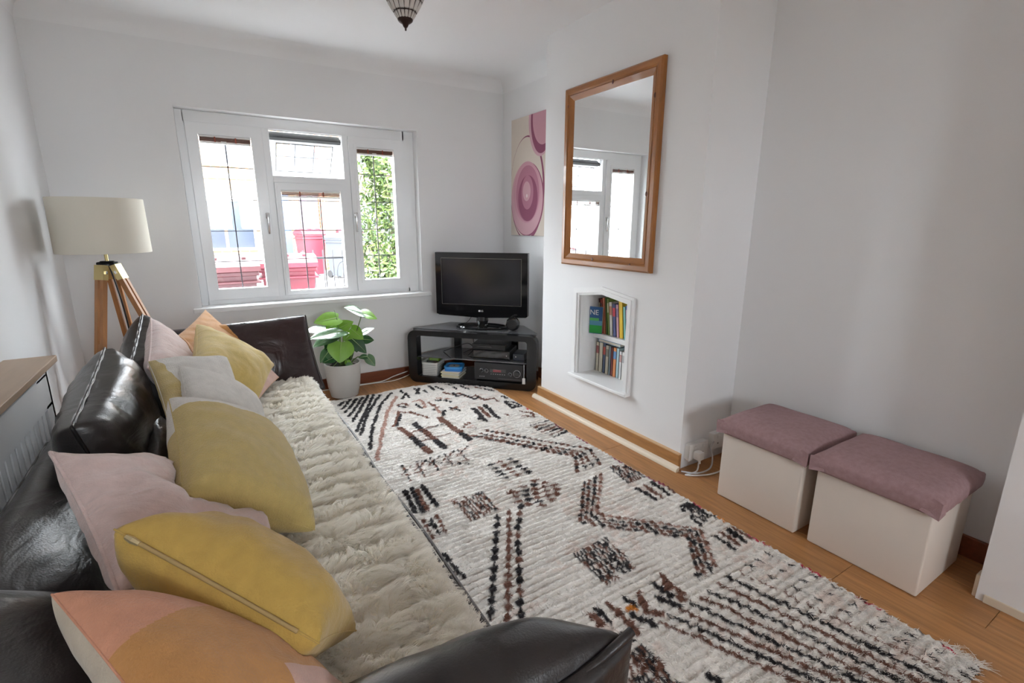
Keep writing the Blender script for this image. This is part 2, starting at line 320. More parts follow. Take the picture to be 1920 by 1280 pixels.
hs.w('facade', box((-8, HY, -.16), (14, HY+.3, 5.4)), BRICK); hs.w('roof', prism([(HY-.3, 5.4), (HY+3, 6.8), (HY+3, 5.4)], 'x', -8, 14), mat('slate', (.12, .12, .14), .7))
STONE = mat('pale_stone', (.35, .33, .30), .8); DARKP = mat('house_pane', (.03, .036, .05), .1)
def hwin(x0, x1, z0, z1):
    f = hs.w('window_frame', frame(rect(x0, z0, x1, z1), rect(x0+.07, z0+.07, x1-.07, z1-.07), 'y', HY-.06, HY+.02), GLOSSW); xm = (x0+x1)/2
    hs.w('pane', box((x0+.06, HY-.03, z0+.06), (xm-.04, HY-.02, z1-.06)), DARKP, f); hs.w('pane', box((xm+.04, HY-.03, z0+.06), (x1-.06, HY-.02, z1-.06)), DARKP, f)
    hs.w('lintel', box((x0-.15, HY-.04, z1), (x1+.15, HY+.01, z1+.22)), STONE)
hwin(.2, .95, 2.75, 3.6); hwin(-.2, 1.3, .5, 1.9); hwin(4.2, 5.4, .6, 1.9); hwin(2.4, 3.2, 2.75, 3.6); hwin(4.3, 5.3, 2.75, 3.8)
hs.w('band', box((-8, HY-.05, 2.42), (14, HY+.01, 2.56)), STONE)
d1 = hs.w('front_door', box((1.98, HY-.06, .05), (2.22, HY, 2.05), .01), mat('blue_door', (.04, .07, .14), .4)); d2 = hs.w('front_door', box((2.50, HY-.06, .05), (3.02, HY, 2.05), .01), mat('plum_door', (.06, .035, .05), .4))
for a in (2.56, 2.80): hs.w('door_panel', box((a, HY-.075, .25), (a+.16, HY-.055, 1.8), .01), mat('plum_panel', (.09, .06, .072), .4), d2)
hs.w('downpipe', tube([(3.10, HY-.06, -.1), (3.10, HY-.06, 5.3)], .045, 8), mat('rust_pipe', (.35, .13, .08), .6))
RED = mat('red_bin', (.11, .007, .017), .5); MAROON = mat('maroon_bin', (.045, .007, .009), .5)
def bin_(x, y, w_, h, z0, m, label, rz=0, lidopen=0, d=.6, grp=None):
    t = Thing('wheelie_bin', label, 'bin', (x, y, z0), rz, grp)
    b0, t0 = .40*w_, .5*w_
    V = [(-b0, -d*.38, .06), (b0, -d*.38, .06), (b0, d*.38, .06), (-b0, d*.38, .06), (-t0, -d/2, h*.9), (t0, -d/2, h*.9), (t0, d/2, h*.9), (-t0, d/2, h*.9)]
    t.p('body', (V, [(0, 3, 2, 1), (4, 5, 6, 7), (0, 1, 5, 4), (1, 2, 6, 5), (2, 3, 7, 6), (3, 0, 4, 7)]), m)
    t.p('rim', join(box((-t0-.02, -d/2-.02, h*.86), (t0+.02, d/2+.02, h*.90), .01), box((-t0-.03, -d/2-.03, h*.80), (t0+.03, d/2+.03, h*.82), .006)), m)
    prof = [(-d/2-.05, h*.9), (d/2+.04, h*.9), (d/2+.02, h*.94), (d*.2, h), (-d*.3, h*.99), (-d/2-.04, h*.94)]
    lid = t.p('lid', prism(prof, 'x', -t0-.03, t0+.03), m); lid.rotation_euler = (0, 0, 0)
    for i in range(3): t.p('lid_ridge', box((-t0+.06+i*(2*t0-.16)/2, -d*.3, h*.985), (-t0+.10+i*(2*t0-.16)/2, d*.25, h*1.01), .008), m, lid)
    t.p('handle', tube([(-t0+.05, d/2+.07, h*.9), (t0-.05, d/2+.07, h*.9)], .016, 8), m)
    for s_ in (-1, 1): t.p('wheel', xf(lathe([(.0, -.025), (.1, -.025), (.1, .025), (0, .025)], 16), (s_*b0*.9, d*.42, .1), (0, PI/2, 0)), BLACK)
    return t
bin_(.05, 5.30, .62, 1.10, -.16, MAROON, 'maroon wheelie bin outside, close to the window pane', 0.04)
bin_(.70, 5.55, .48, 1.10, -.16, RED, 'bright red wheelie bin outside beside the iron railing', -.1)
bin_(2.45, 14.4, .60, 1.25, -.16, RED, 'red wheelie bin across the street before the blue door', .2)
bin_(3.55, 14.6, .60, 1.25, -.16, RED, 'red wheelie bin across the street beside the drain pipe', -.1)
bin_(3.02, 13.55, .42, 1.15, -.16, mat('grey_bin', (.035, .04, .05), .5), 'dark grey bin standing between the red bins', .5)
wl = struct('garden_wall', join(box((-3, 6.35, -.2), (6, 6.55, .28)), box((-3, 6.32, .28), (6, 6.58, .34), .01)), mat('pink_coping', (.50, .42, .38), .8), 'low front garden wall with coping', 'wall')
fn = Thing('iron_railing', 'black iron railing along the front garden wall', 'railing', (1.7, 6.45, .34)); IRON = mat('iron', (.03, .03, .035), .5)
fn.w('rail', box((.95, 6.44, .82), (3.4, 6.46, .845)), IRON); fn.w('rail', box((.95, 6.44, .42), (3.4, 6.46, .44)), IRON)
for i in range(21): fn.w('baluster', tube([(1.0+i*.115, 6.45, .33), (1.0+i*.115, 6.45, .93)], .007, 6), IRON)
for i in range(2):
    cx_ = 1.45+i*.115; fn.w('scroll', tube([(cx_+.08*math.cos(a)*(1-a/20), 6.45, .62+.16*math.sin(a)) for a in np.linspace(0, 6, 16)], .005, 5), IRON)
# bush seen through the casement beside the television
lf = [mat('bush_leaf_a', (.065, .105, .016), .6), mat('bush_leaf_b', (.035, .065, .012), .6), mat('bush_leaf_c', (.11, .14, .04), .6)]
bu = Thing('garden_bush', 'tall leafy green bush outside beside the railing', 'bush', (2.0, 6.0, -.16))
bu.w('trunk', tube([(2.0, 6.0, -.16), (2.02, 6.02, .8), (1.96, 6.0, 1.6)], [.05, .04, .02], 8), mat('bark', (.12, .08, .05), .9))
for q_ in range(3):
    n = 3200; th = RNG.uniform(0, 2*PI, n); zz = RNG.uniform(-.1, 2.75, n); rr = np.sqrt(RNG.uniform(.15, 1, n))*(.40+.14*np.sin(zz*2.3+th*2))
    V, F = [], []
    for i in range(n):
        c = Vector((2.02+rr[i]*math.cos(th[i])*1.15, 6.0+rr[i]*math.sin(th[i])*.8, zz[i])); a = Vector(RNG.normal(size=3)).normalized(); b = a.orthogonal().normalized(); s_ = RNG.uniform(.028, .055)
        k_ = len(V); V += [tuple(c-a*s_), tuple(c+b*s_*.5), tuple(c+a*s_), tuple(c-b*s_*.5)]; F.append((k_, k_+1, k_+2, k_+3))
    bu.w('foliage', (V, F), lf[q_], fix=False)['kind'] = 'stuff'

# ---------------------------------------------------------------- chimney breast: mirror, niche, canvas
MY0, MY1, MZ0, MZ1 = 1.807, 2.565, 1.00, 2.03
mi = Thing('wall_mirror', 'tall mirror in a knotty pine frame on the chimney breast', 'mirror', (XB-.005, 2.186, MZ0))
FW = .072
def rail(y0, z0, y1, z1, inner0, inner1):       # mitred rail with moulded section
    o0, o1, i0, i1 = (y0, z0), (y1, z1), inner0, inner1
    def L(a, b, t): return (a[0]+(b[0]-a[0])*t, a[1]+(b[1]-a[1])*t)
    sec = [(0, 0), (0, .022), (.12, .030), (.45, .030), (.55, .024), (.62, .026), (.78, .020), (1, .012), (1, 0)]
    A = [(XB-.002-h, *L(o0, i0, t)) for t, h in sec]; B = [(XB-.002-h, *L(o1, i1, t)) for t, h in sec]; n = len(sec)
    return A+B, [(i, i+1, n+i+1, n+i) for i in range(n-1)]+[tuple(range(n)), tuple(range(2*n-1, n-1, -1))]
oc = [(MY0, MZ0), (MY1, MZ0), (MY1, MZ1), (MY0, MZ1)]; ic = [(MY0+FW, MZ0+FW), (MY1-FW, MZ0+FW), (MY1-FW, MZ1-FW), (MY0+FW, MZ1-FW)]
PINEH = mat('pine_frame_rail', (.36, .135, .028), .32, var=.3, vscale=3, stretch=(3, 1.5, 9), coat=.2)
for i in range(4): j = (i+1) % 4; mi.w('frame_rail', rail(*oc[i], *oc[j], ic[i], ic[j]), (PINEH, PINE)[i % 2], smooth=30)
mi.w('glass', box((XB-.012, MY0+FW-.004, MZ0+FW-.004), (XB-.008, MY1-FW+.004, MZ1-FW+.004)), MIRROR)
for y_, z_ in ((1.83, 1.86), (1.846, 1.86), (1.832, 1.40), (1.862, 1.40), (1.835, 1.05), (2.535, 1.93), (2.15, 1.985), (2.26, 1.045), (1.95, 1.03)):
    mi.w('knot', xf(lathe([(0, .002), (.006, .0015), (.009, 0)], 10), (XB-.030, y_, z_), (0, -PI/2, 0), (1.4, .9, 1)), KNOT)
nt_ = Thing('niche_surround', 'white moulded surround of the gabled book niche', 'surround', (XB, nyc, NZ0))
def ring(off): return [(NY0-off, NZ0), (NY1+off, NZ0), (NY1+off, NZS+off*.75), (nyc, NZP+off*.9), (NY0-off, NZS+off*.75)]
for a, b, h in ((.0, .018, .012), (.016, .034, .020), (.032, .052, .014)):
    nt_.w('moulding', frame(ring(b), ring(a), 'x', XB-h, XB+.003), GLOSSW)
nt_.w('ledge', box((XB-.045, NY0-.052, NZ0-.016), (XB+.01, NY1+.052, NZ0+.004), .004), GLOSSW)
nt_.w('lining', join(box((XB, NY0-.001, NZ0-.001), (XR+.02, NY1+.001, NZ0+.003)), box((XR+.012, NY0, NZ0), (XR+.02, NY1, NZP))), GLOSSW)
nt_.w('shelf', box((2.098, NY0+.001, .532), (XR+.018, NY1-.001, .562), .002), GLOSSW)
# books
PAGES = mat('book_pages', (.72, .68, .58), .8)
def book(yc, z0, th, h, dep, col, lean, label, x0=2.12, col2=None, grp=None, shelf='the niche'):
    t = Thing('book', label, 'book', (x0+.07, yc, z0), 0, grp); c, s_ = math.cos(lean), math.sin(lean)
    up = th/2*abs(s_)
    def R(m): return [(v[0], v[1]*c-v[2]*s_, v[1]*s_+v[2]*c+up) for v in m[0]], m[1]
    X0, X1 = -.07, -.07+dep
    cv_ = t.p('cover', R(join(box((X0, -th/2, 0), (X0+.002, th/2, h)), box((X0, -th/2, 0), (X1, -th/2+.0016, h)), box((X0, th/2-.0016, 0), (X1, th/2, h)))), flat(col, .45, 'cover'))
    t.p('pages', R(box((X0+.002, -th/2+.0016, .003), (X1-.004, th/2-.0016, h-.003))), PAGES)
    if col2: t.p('spine_band', R(box((X0-.0006, -th/2+.0004, h*.62), (X0+.0005, th/2-.0004, h*.88))), flat(col2, .5, 'cover'), cv_)
    return t
UP = [(.10, .03, .03, .010, .225, (.6, .55, .4), 'black thin book at the start of the leaning upper row'), (.55, .10, .07, .012, .222, (.2, .1, .1), 'red-orange slim book leaning on the upper shelf'), (.62, .22, .13, .020, .232, None, 'salmon pink book leaning on the upper shelf'),
      (.12, .22, .06, .010, .238, None, 'dark green slim book leaning on the upper shelf'), (.28, .40, .10, .011, .232, (.7, .7, .5), 'grass green slim book leaning on the upper shelf'), (.72, .70, .64, .024, .212, (.6, .3, .2), 'white book with a rust band on the upper shelf'),
      (.10, .12, .28, .024, .205, (.55, .06, .08), 'navy book with a red band on the upper shelf'), (.62, .36, .42, .020, .205, (.3, .2, .3), 'dusty pink book on the upper shelf'), (.80, .52, .03, .030, .235, None, 'thick golden yellow book on the upper shelf'),
      (.25, .55, .50, .016, .20, None, 'mint turquoise book on the upper shelf'), (.14, .22, .50, .015, .21, (.7, .5, .6), 'royal blue book on the upper shelf'), (.82, .70, .12, .016, .205, None, 'lemon yellow book at the end of the upper shelf'), (.70, .66, .60, .02, .19, (.2, .2, .3), 'pale grey book behind the surround on the upper shelf')]
y = 2.352
for r_, g_, b_, th, h, c2, lab in UP:
    book(y-th/2, .562, th+.0005, h, .14, (r_, g_, b_), math.radians(-6), lab, col2=c2); y -= th+.0065
LO = [(.66, .62, .50, .026, .195, (.3, .1, .1), 'cream book with a maroon mark on the niche floor'), (.70, .66, .54, .034, .198, None, 'thick cream book on the niche floor'), (.10, .13, .22, .022, .20, (.5, .1, .08), 'dark blue book with a red band on the niche floor'), (.66, .62, .52, .026, .19, (.3, .3, .25), 'ivory book with a grey band on the niche floor'),
      (.22, .25, .28, .017, .19, None, 'slate grey book on the niche floor'), (.20, .05, .05, .016, .188, None, 'dark red book on the niche floor'), (.78, .30, .12, .026, .19, (.15, .3, .55), 'orange book with a blue band on the niche floor'), (.40, .55, .60, .022, .192, None, 'teal blue book on the niche floor'), (.74, .74, .74, .020, .178, (.5, .3, .28), 'white book with a brown band on the niche floor'), (.78, .77, .74, .018, .178, (.4, .4, .4), 'white book with a grey band on the niche floor'), (.72, .70, .68, .022, .175, (.5, .25, .2), 'off-white book with a rust band on the niche floor'), (.55, .22, .12, .016, .185, None, 'brick red book on the niche floor'), (.70, .70, .66, .022, .18, (.1, .3, .3), 'pale book with a teal band on the niche floor')]
y = 2.378
for r_, g_, b_, th, h, c2, lab in LO:
    book(y-th/2, .303, th, h, .13, (r_, g_, b_), 0, lab, col2=c2); y -= th+.0035
t = Thing('book', 'blue paperback lying flat on top of the lower row', 'book', (2.19, 2.26, .5035))
t.p('cover', join(box((-.07, -.10, 0), (.06, .10, .002)), box((-.07, -.10, .018), (.06, .10, .020)), box((-.07, .098, 0), (.06, .10, .02))), flat((.12, .30, .50), .4, 'cover')); t.p('pages', box((-.067, -.098, .002), (.057, .098, .018)), PAGES)
# facing-out children's book
t = Thing('book', 'blue and green book with white NE lettering, cover turned outward', 'book', (2.085, 2.352, .562), math.radians(-58))
# local x along cover (rightward in view), local -y faces the room
cvr = t.p('cover', box((-.042, -.006, 0), (.042, .006, .175), .001), flat((.03, .10, .25), .35, 'cover')); t.p('pages', box((-.040, -.0045, .0012), (.0425, .0045, .1752)), PAGES)
t.p('cover_print', box((-.041, -.0066, .004), (.041, -.0058, .055)), flat((.02, .30, .05), .4, 'cover'), cvr); t.p('cover_print', box((-.041, -.0066, .055), (.041, -.0058, .085)), flat((.10, .30, .45), .4, 'cover'), cvr); t.p('cover_print', box((-.041, -.0066, .085), (.02, -.0058, .102)), flat((.10, .45, .12), .4, 'cover'), cvr)
text('title', 'NE', .046, Matrix.Translation((-.012, -.0068, .137)) @ Matrix.Rotation(PI/2, 4, 'X'), WHITEP, cvr)
# canvas print
ART = bpy.data.materials.new('canvas_print'); ART.use_nodes = True; ant = ART.node_tree; AN, AL = ant.nodes, ant.links; ab = AN['Principled BSDF']; ab.inputs['Roughness'].default_value = .8
atc = AN.new('ShaderNodeTexCoord'); asx = AN.new('ShaderNodeSeparateXYZ'); AL.new(atc.outputs['Object'], asx.inputs[0])
def amath(op, a, b=None):
    n = AN.new('ShaderNodeMath'); n.operation = op
    for i, v in enumerate((a, b)):
        if v is None: continue
        if isinstance(v, (int, float)): n.inputs[i].default_value = v
        else: AL.new(v, n.inputs[i])
    return n.outputs[0]
acol = None
def ell(cy, cz, ry, rz_, col):
    global acol
    d = amath('ADD', amath('POWER', amath('ABSOLUTE', amath('DIVIDE', amath('SUBTRACT', asx.outputs['Y'], cy), ry)), 2), amath('POWER', amath('ABSOLUTE', amath('DIVIDE', amath('SUBTRACT', asx.outputs['Z'], cz), rz_)), 2))
    f = amath('LESS_THAN', d, 1.0); mx = AN.new('ShaderNodeMix'); mx.data_type = 'RGBA'; AL.new(f, mx.inputs[0])
    if acol is None: mx.inputs[6].default_value = (.60, .52, .45, 1)
    else: AL.new(acol, mx.inputs[6])
    mx.inputs[7].default_value = (*col, 1); acol = mx.outputs[2]
CR, LP, MP, DP, PK = (.60, .52, .45), (.55, .32, .36), (.40, .16, .22), (.24, .065, .12), (.52, .27, .32)
# object origin at canvas lower far corner; y runs back toward -y
ell(-.235, .36, .245, .40, DP); ell(-.225, .365, .232, .385, CR); ell(-.24, .28, .235, .285, DP); ell(-.232, .285, .228, .28, LP)
ell(-.235, .335, .195, .235, PK); ell(-.245, .325, .165, .215, MP); ell(-.25, .29, .14, .175, DP); ell(-.245, .335, .085, .13, MP); ell(-.235, .345, .055, .075, LP); ell(-.238, .31, .010, .014, (.7, .6, .6))
ell(-.42, .86, .165, .27, LP); ell(-.43, .86, .145, .25, DP); ell(-.45, .87, .14, .20, PK)
AL.new(acol, ab.inputs['Base Color'])
ca = Thing('canvas_print', 'unframed canvas print of pink and plum ovals on cream', 'picture', (XR-.03, 3.648, 1.157))
ca.p('canvas', box((0, -.60, 0), (.027, 0, .905), .003), ART)
# ---------------------------------------------------------------- storage boxes
LINEN = mat('mauve_linen', (.37, .235, .245), .85, var=.18, vscale=60, bump=.3, bscale=400, col2=(.31, .19, .20))
BOXC = mat('cream_faux_leather', (.70, .62, .55), .5, var=.06, vscale=2, bump=.05, bscale=200)
def storage(y0, y1, x0, label):
    x1 = x0+.375; t = Thing('storage_box', label, 'storage box', ((x0+x1)/2, (y0+y1)/2, 0))
    t.w('body', box((x0+.006, y0+.006, .001), (x1-.006, y1-.006, .345), .008, 3), BOXC, smooth=40)
    # padded lid
    n = 26; V, F = [], []
    for i in range(n+1):
        for j in range(n+1):
            u, v = 2*i/n-1, 2*j/n-1; px_, py_ = x0-.010+(x1-x0+.014)*(u+1)/2, y0-.008+(y1-y0+.016)*(v+1)/2
            z = .378+.030*((1-abs(u)**5)*(1-abs(v)**5))**.6+.004*mnoise.noise((px_*9, py_*9, y0*7))
            V.append((px_, py_, z))
    for i in range(n):
        for j in range(n): F.append((i*(n+1)+j, (i+1)*(n+1)+j, (i+1)*(n+1)+j+1, i*(n+1)+j+1))
    rim = [i*(n+1) for i in range(n+1)]+[n*(n+1)+j for j in range(1, n+1)]+[i*(n+1)+n for i in range(n-1, -1, -1)]+[j for j in range(n-1, 0, -1)]
    cx_, cy_ = (x0+x1)/2, (y0+y1)/2; rows = [rim]
    for zz, gr in ((.372, .005), (.352, .007), (.330, .004), (.322, .001)):
        k_ = len(V)
        for q_, r_ in enumerate(rim):
            a = V[r_]; wv = .0025*math.sin(q_*1.9+zz*50)*mnoise.noise((a[0]*14, a[1]*14, 3)) if zz < .36 else 0
            dx, dy = a[0]-cx_, a[1]-cy_; L_ = math.hypot(dx, dy); V.append((a[0]+dx/L_*(gr+wv*2), a[1]+dy/L_*(gr+wv*2), zz+wv))
        rows.append(list(range(k_, k_+len(rim))))
    for a, b in zip(rows, rows[1:]):
        for q_ in range(len(rim)): q2 = (q_+1) % len(rim); F.append((a[q_], b[q_], b[q2], a[q2]))
    F.append(tuple(rows[-1]))
    lid = t.w('lid', (V, F), LINEN, smooth=True)
    for cy2 in (y0-.008, y1+.008):
        s_ = -1 if cy2 < cy_ else 1
        t.w('corner_fold', join(([(x0-.018, cy2-s_*.05, .330), (x0-.020, cy2+s_*.006, .318), (x0-.018, cy2+s_*.008, .378), (x0-.012, cy2-s_*.02, .385), (x0-.010, cy2-s_*.04, .35)], [(0, 1, 2, 3, 4)]), ([(x0-.020, cy2+s_*.006, .318), (x0-.018, cy2+s_*.008, .378), (x0+.02, cy2+s_*.009, .37), (x0+.02, cy2+s_*.009, .33)], [(0, 1, 2, 3)])), LINEN, lid)
storage(.908, 1.284, 1.930, 'cream storage box with mauve linen lid next to the wall sockets')
storage(.486, .868, 1.933, 'cream storage box with mauve linen lid next to the wall end')
# sockets and cables on the return of the breast
def socket(x0, x1, z0, z1, label):
    t = Thing('wall_socket', label, 'socket', ((x0+x1)/2, YB0, z0)); t.w('back_box', box((x0, YB0-.030, z0), (x1, YB0, z1), .004), WHITEP); p_ = t.w('plate', box((x0-.002, YB0-.036, z0-.002), (x1+.002, YB0-.028, z1+.002), .003), WHITEP)
    for i in range(2):
        xx = x0+(x1-x0)*(.27+.46*i); t.w('switch', box((xx-.008, YB0-.040, z1-.028), (xx+.008, YB0-.035, z1-.010), .001), GLOSSW, p_); t.w('slot', box((xx-.004, YB0-.0368, z0+.025), (xx+.004, YB0-.0355, z0+.032)), BLACK, p_)
socket(2.012, 2.155, .05, .136, 'white double wall socket at the breast corner'); socket(2.20, 2.345, .07, .156, 'white wall socket half hidden by the storage box')
t = Thing('plug', 'white plug in the double wall socket', 'plug', (2.055, YB0-.06, .06)); t.p('body', box((-.022, -.02, 0), (.022, .022, .045), .008), WHITEP, smooth=40); t.p('cable_guard', tube([(0, -.005, .002), (0, -.008, -.02)], .006, 8), WHITEP)
def wire(name, pts, r, m, label, n=40):
    P = [Vector(p) for p in pts]; out = []
    for i in range(len(P)-1):
        p0, p1, p2, p3 = P[max(i-1, 0)], P[i], P[i+1], P[min(i+2, len(P)-1)]
        for k_ in range(8): t_ = k_/8; out.append(.5*((2*p1)+(p2-p0)*t_+(2*p0-5*p1+4*p2-p3)*t_**2+(3*p1-p0-3*p2+p3)*t_**3))
    out.append(P[-1]); return tag(obj(name, tube(out, r, 7), m, smooth=True), label, 'cable')
wire('power_cable', [(2.05, YB0-.066, .045), (2.02, YB0-.08, .012), (1.95, YB0-.07, .006), (2.06, YB0-.13, .006), (2.2, YB0-.12, .006), (2.30, YB0-.03, .03), (2.31, YB0-.045, .09)], .0042, WHITEP, 'white cable looping below the double wall socket')
wire('power_cable', [(1.945, YB0-.045, .016), (2.0, YB0-.10, .016), (2.10, YB0-.10, .016), (2.17, YB0-.06, .04), (2.18, YB0-.035, .09), (2.20, YB0-.04, .12)], .0042, mat('grey_cable', (.55, .55, .56), .5), 'grey cable rising between the two wall sockets')
wire('power_cable', [(.50, 3.79, .006), (.62, 3.785, .006), (.9, 3.78, .007), (1.08, 3.77, .007), (1.2, 3.79, .03), (1.32, 3.80, .05)], .0045, WHITEP, 'white cable along the red-brown skirting, the upper one')
wire('power_cable', [(.88, 3.765, .006), (1.0, 3.765, .006), (1.12, 3.745, .006), (1.22, 3.76, .006), (1.34, 3.80, .02)], .0040, WHITEP, 'white cable along the red-brown skirting, lying on the floor')

# ---------------------------------------------------------------- television corner
ST = Thing('tv_stand', 'black lacquered corner television stand with glass shelf', 'tv stand', (1.653, 3.30, 0), math.radians(-45.5))
W2, TH = .5235, .43
ST.p('front_frame', frame(rrect(-W2, .002, W2, TH, .065), [(max(min(p[0], W2-.075), -W2+.075), max(min(p[1], TH-.042), .055)) for p in rrect(-W2+.075, .055, W2-.075, TH-.042, .02)], 'y', 0, .085), BLKSAT, smooth=30)
hexp = [(-W2+.02, .07), (W2-.02, .07), (W2-.02, .12), (.34, .385), (-.30, .385), (-W2+.03, .12)]
ST.p('top', prism(hexp, 'z', TH-.014, TH+.002), GREYGL); ST.p('rear_post', box((-.26, .34, .03), (-.20, .375, TH-.014), .004), BLKSAT); ST.p('rear_post', box((.24, .34, .03), (.30, .375, TH-.014), .004), BLKSAT)
hexm = [(-W2+.07, .02), (W2-.07, .02), (W2-.09, .12), (.34, .36), (-.29, .36), (-W2+.09, .12)]
ST.p('glass_shelf', prism(hexm, 'z', .208, .216), GREYGL); ST.p('base_shelf', prism([(p[0], p[1]) for p in hexm], 'z', .03, .056), BLKSAT)
RZ = math.radians(-45.5); c_, s_ = math.cos(RZ), math.sin(RZ)
def sl(lx, ly, z): return (1.653+lx*c_-ly*s_, 3.30+lx*s_+ly*c_, z)
# television
tv = Thing('television', 'black flat television with a glossy bezel on the corner stand', 'television', sl(.03, .20, TH+.002), math.radians(-43.9))
tw, z0, z1 = .375, .094, .598
tv.p('casing', prism([(-tw, z0+.012), (-tw+.015, z0+.002), (0, z0-.012), (tw-.015, z0+.002), (tw, z0+.012), (tw, z1), (-tw, z1)], 'y', .012, .06), BLACK)
bz = tv.p('bezel', frame([(-tw, z0+.012), (0, z0-.012), (tw, z0+.012), (tw, z1), (0, z1), (-tw, z1)], [(-.325, z0+.095), (0, z0+.095), (.325, z0+.095), (.325, z1-.045), (0, z1-.045), (-.325, z1-.045)], 'y', 0, .02), BLKGLOSS)
tv.p('screen', box((-.327, .008, z0+.093), (.327, .013, z1-.043)), mat('lcd_screen', (.018, .018, .022), .16, spec=.7))
tv.p('screen_edge', frame(rect(-.327, z0+.093, .327, z1-.043), rect(-.324, z0+.096, .324, z1-.046), 'y', -.0008, .001), mat('silver_line', (.30, .29, .27), .3, metal=1), bz)
text('logo', 'LG', .020, Matrix.Translation((.006, -.0012, z0+.046)) @ Matrix.Rotation(PI/2, 4, 'X'), WHITEP, bz)
tv.p('logo_disc', xf(lathe([(0, .001), (.0075, .001), (.0075, 0)], 16), (-.015, -.0005, z0+.046), (PI/2, 0, 0)), WHITEP, bz)
tv.p('power_mark', box((.27, -.001, z0+.024), (.295, .0005, z0+.028)), METAL, bz)
tv.p('back_hump', box((-.25, .06, z0+.05), (.25, .095, z1-.1), .02), BLACK)
tv.p('neck', join(box((-.035, .02, .012), (.035, .05, z0+.03), .008), lathe([(.045, .09), (.05, .06), (.04, .03), (.0, .03)], 20, (0, .035, 0))), BLKGLOSS)
tv.p('base', join(tube([(.21*math.cos(a), .03+.105*math.sin(a), .010) for a in np.linspace(0, 2*PI, 48, endpoint=False)], .009, 8, True), box((-.03, -.07, .002), (.03, .14, .016), .004)), BLKGLOSS, smooth=40)
sp = Thing('speaker', 'round black speaker beside the television foot', 'speaker', sl(.30, .165, TH+.002), RZ)
sp.p('body', xf(lathe([(0, -.03), (.035, -.03), (.05, -.02), (.056, 0), (.05, .02), (.035, .028), (0, .03)], 24), (0, 0, .056), (PI/2, 0, .3)), BLKGLOSS, smooth=40); sp.p('grille', xf(lathe([(.034, 0), (.04, .004), (.034, .006)], 24), (0, -.028, .056), (PI/2, 0, .3)), BLACK)
# set-top boxes, receiver
t = Thing('set_top_box', 'black set-top box on the glass shelf', 'set-top box', sl(.10, .13, .2165), RZ); t.p('case', box((-.10, -.06, 0), (.20, .17, .07), .004), BLACK); t.p('front_panel', box((-.098, -.063, .004), (.198, -.059, .066), .002), BLKGLOSS); t.p('button', box((.17, -.066, .03), (.178, -.062, .038), .001), METAL)
t = Thing('disc_player', 'flat black disc player lying on the set-top box', 'disc player', sl(.09, .13, .287), RZ); t.p('case', box((-.10, -.05, 0), (.17, .16, .045), .003), BLACK); t.p('tray', box((-.06, -.053, .02), (.06, -.049, .030), .001), BLKGLOSS)
t = Thing('router', 'small dark box standing behind the right stand post', 'router', sl(.385, .10, .2165), RZ); t.p('case', box((-.06, -.03, 0), (.03, .12, .055), .004), mat('charcoal', (.03, .035, .05), .3)); t.p('light', box((-.04, -.0325, .03), (-.034, -.029, .036)), METAL)
t = Thing('av_receiver', 'black audio receiver with knobs and display on the base shelf', 'receiver', sl(.20, .02, .0565), RZ)
t.p('case', box((-.17, .004, .010), (.215, .26, .142), .003), BLACK); fp = t.p('front_panel', box((-.172, -.006, .008), (.217, .006, .143), .002), mat('brushed_black', (.022, .022, .024), .35))
for kx, kz, kr in ((-.115, .082, .012), (-.075, .080, .012), (.115, .062, .012), (.17, .072, .023)): t.p('knob', xf(lathe([(kr*1.25, 0), (kr*1.25, .002), (kr, .004), (kr*.92, .018), (0, .018)], 24), (kx, -.006, kz), (PI/2, 0, 0)), BLKGLOSS, fp, smooth=40); t.p('knob_ring', xf(lathe([(kr*1.2, .003), (kr*1.28, .003), (kr*1.28, 0)], 24), (kx, -.006, kz), (PI/2, 0, 0)), STITCH, fp)
t.p('display', box((-.045, -.008, .068), (.085, -.005, .100), .001), BLKGLOSS, fp); t.p('display_glow', box((-.02, -.0085, .075), (.045, -.0075, .093)), mat('red_display', (.25, .05, .06), .3), fp)
for i in range(7): t.p('button', box((-.04+i*.018, -.0085, .055), (-.032+i*.018, -.005, .059)), STITCH, fp)
for i in range(3): t.p('jack', box((-.13+i*.016, -.0085, .03), (-.123+i*.016, -.005, .036)), STITCH, fp)
for i in range(9): t.p('vent', box((-.15+i*.04, .03, .1415), (-.125+i*.04, .2, .1428)), BLKGLOSS)
t.p('print_line', box((.02, -.0068, .022), (.20, -.0058, .025)), mat('dim_print', (.12, .12, .12), .5), fp)
for fx in (-.13, .18): t.p('foot', box((fx-.015, .02, 0), (fx+.015, .05, .011)), BLACK)
# wire basket with things, stack with toy player
WB = mat('white_weave', (.72, .72, .70), .7)
t = Thing('basket', 'white zigzag-woven basket on the base shelf', 'basket', sl(-.36, .09, .056), RZ)
t.p('body', join(frame(rrect(-.066, -.06, .066, .12, .02), rrect(-.061, -.055, .061, .115, .016), 'z', 0, .095), prism(rrect(-.064, -.058, .064, .118, .018), 'z', 0, .004)), WB)
t.p('rim', frame(rrect(-.070, -.064, .070, .124, .022), rrect(-.060, -.054, .060, .114, .015), 'z', .093, .106), WB)
for i in range(6):
    z_ = .010+i*.0145; path = []
    for k_ in range(19): path.append((-.062+k_*.0069, -.0615, z_+.003*(k_ % 2)))
    t.p('weave_row', tube(path, .0017, 5), mat('grey_weave', (.28, .28, .28), .7))
    t.p('weave_row', tube([(.0675, -.055+k_*.0095, z_+.003*(k_ % 2)) for k_ in range(18)], .0017, 5), mat('grey_weave'))
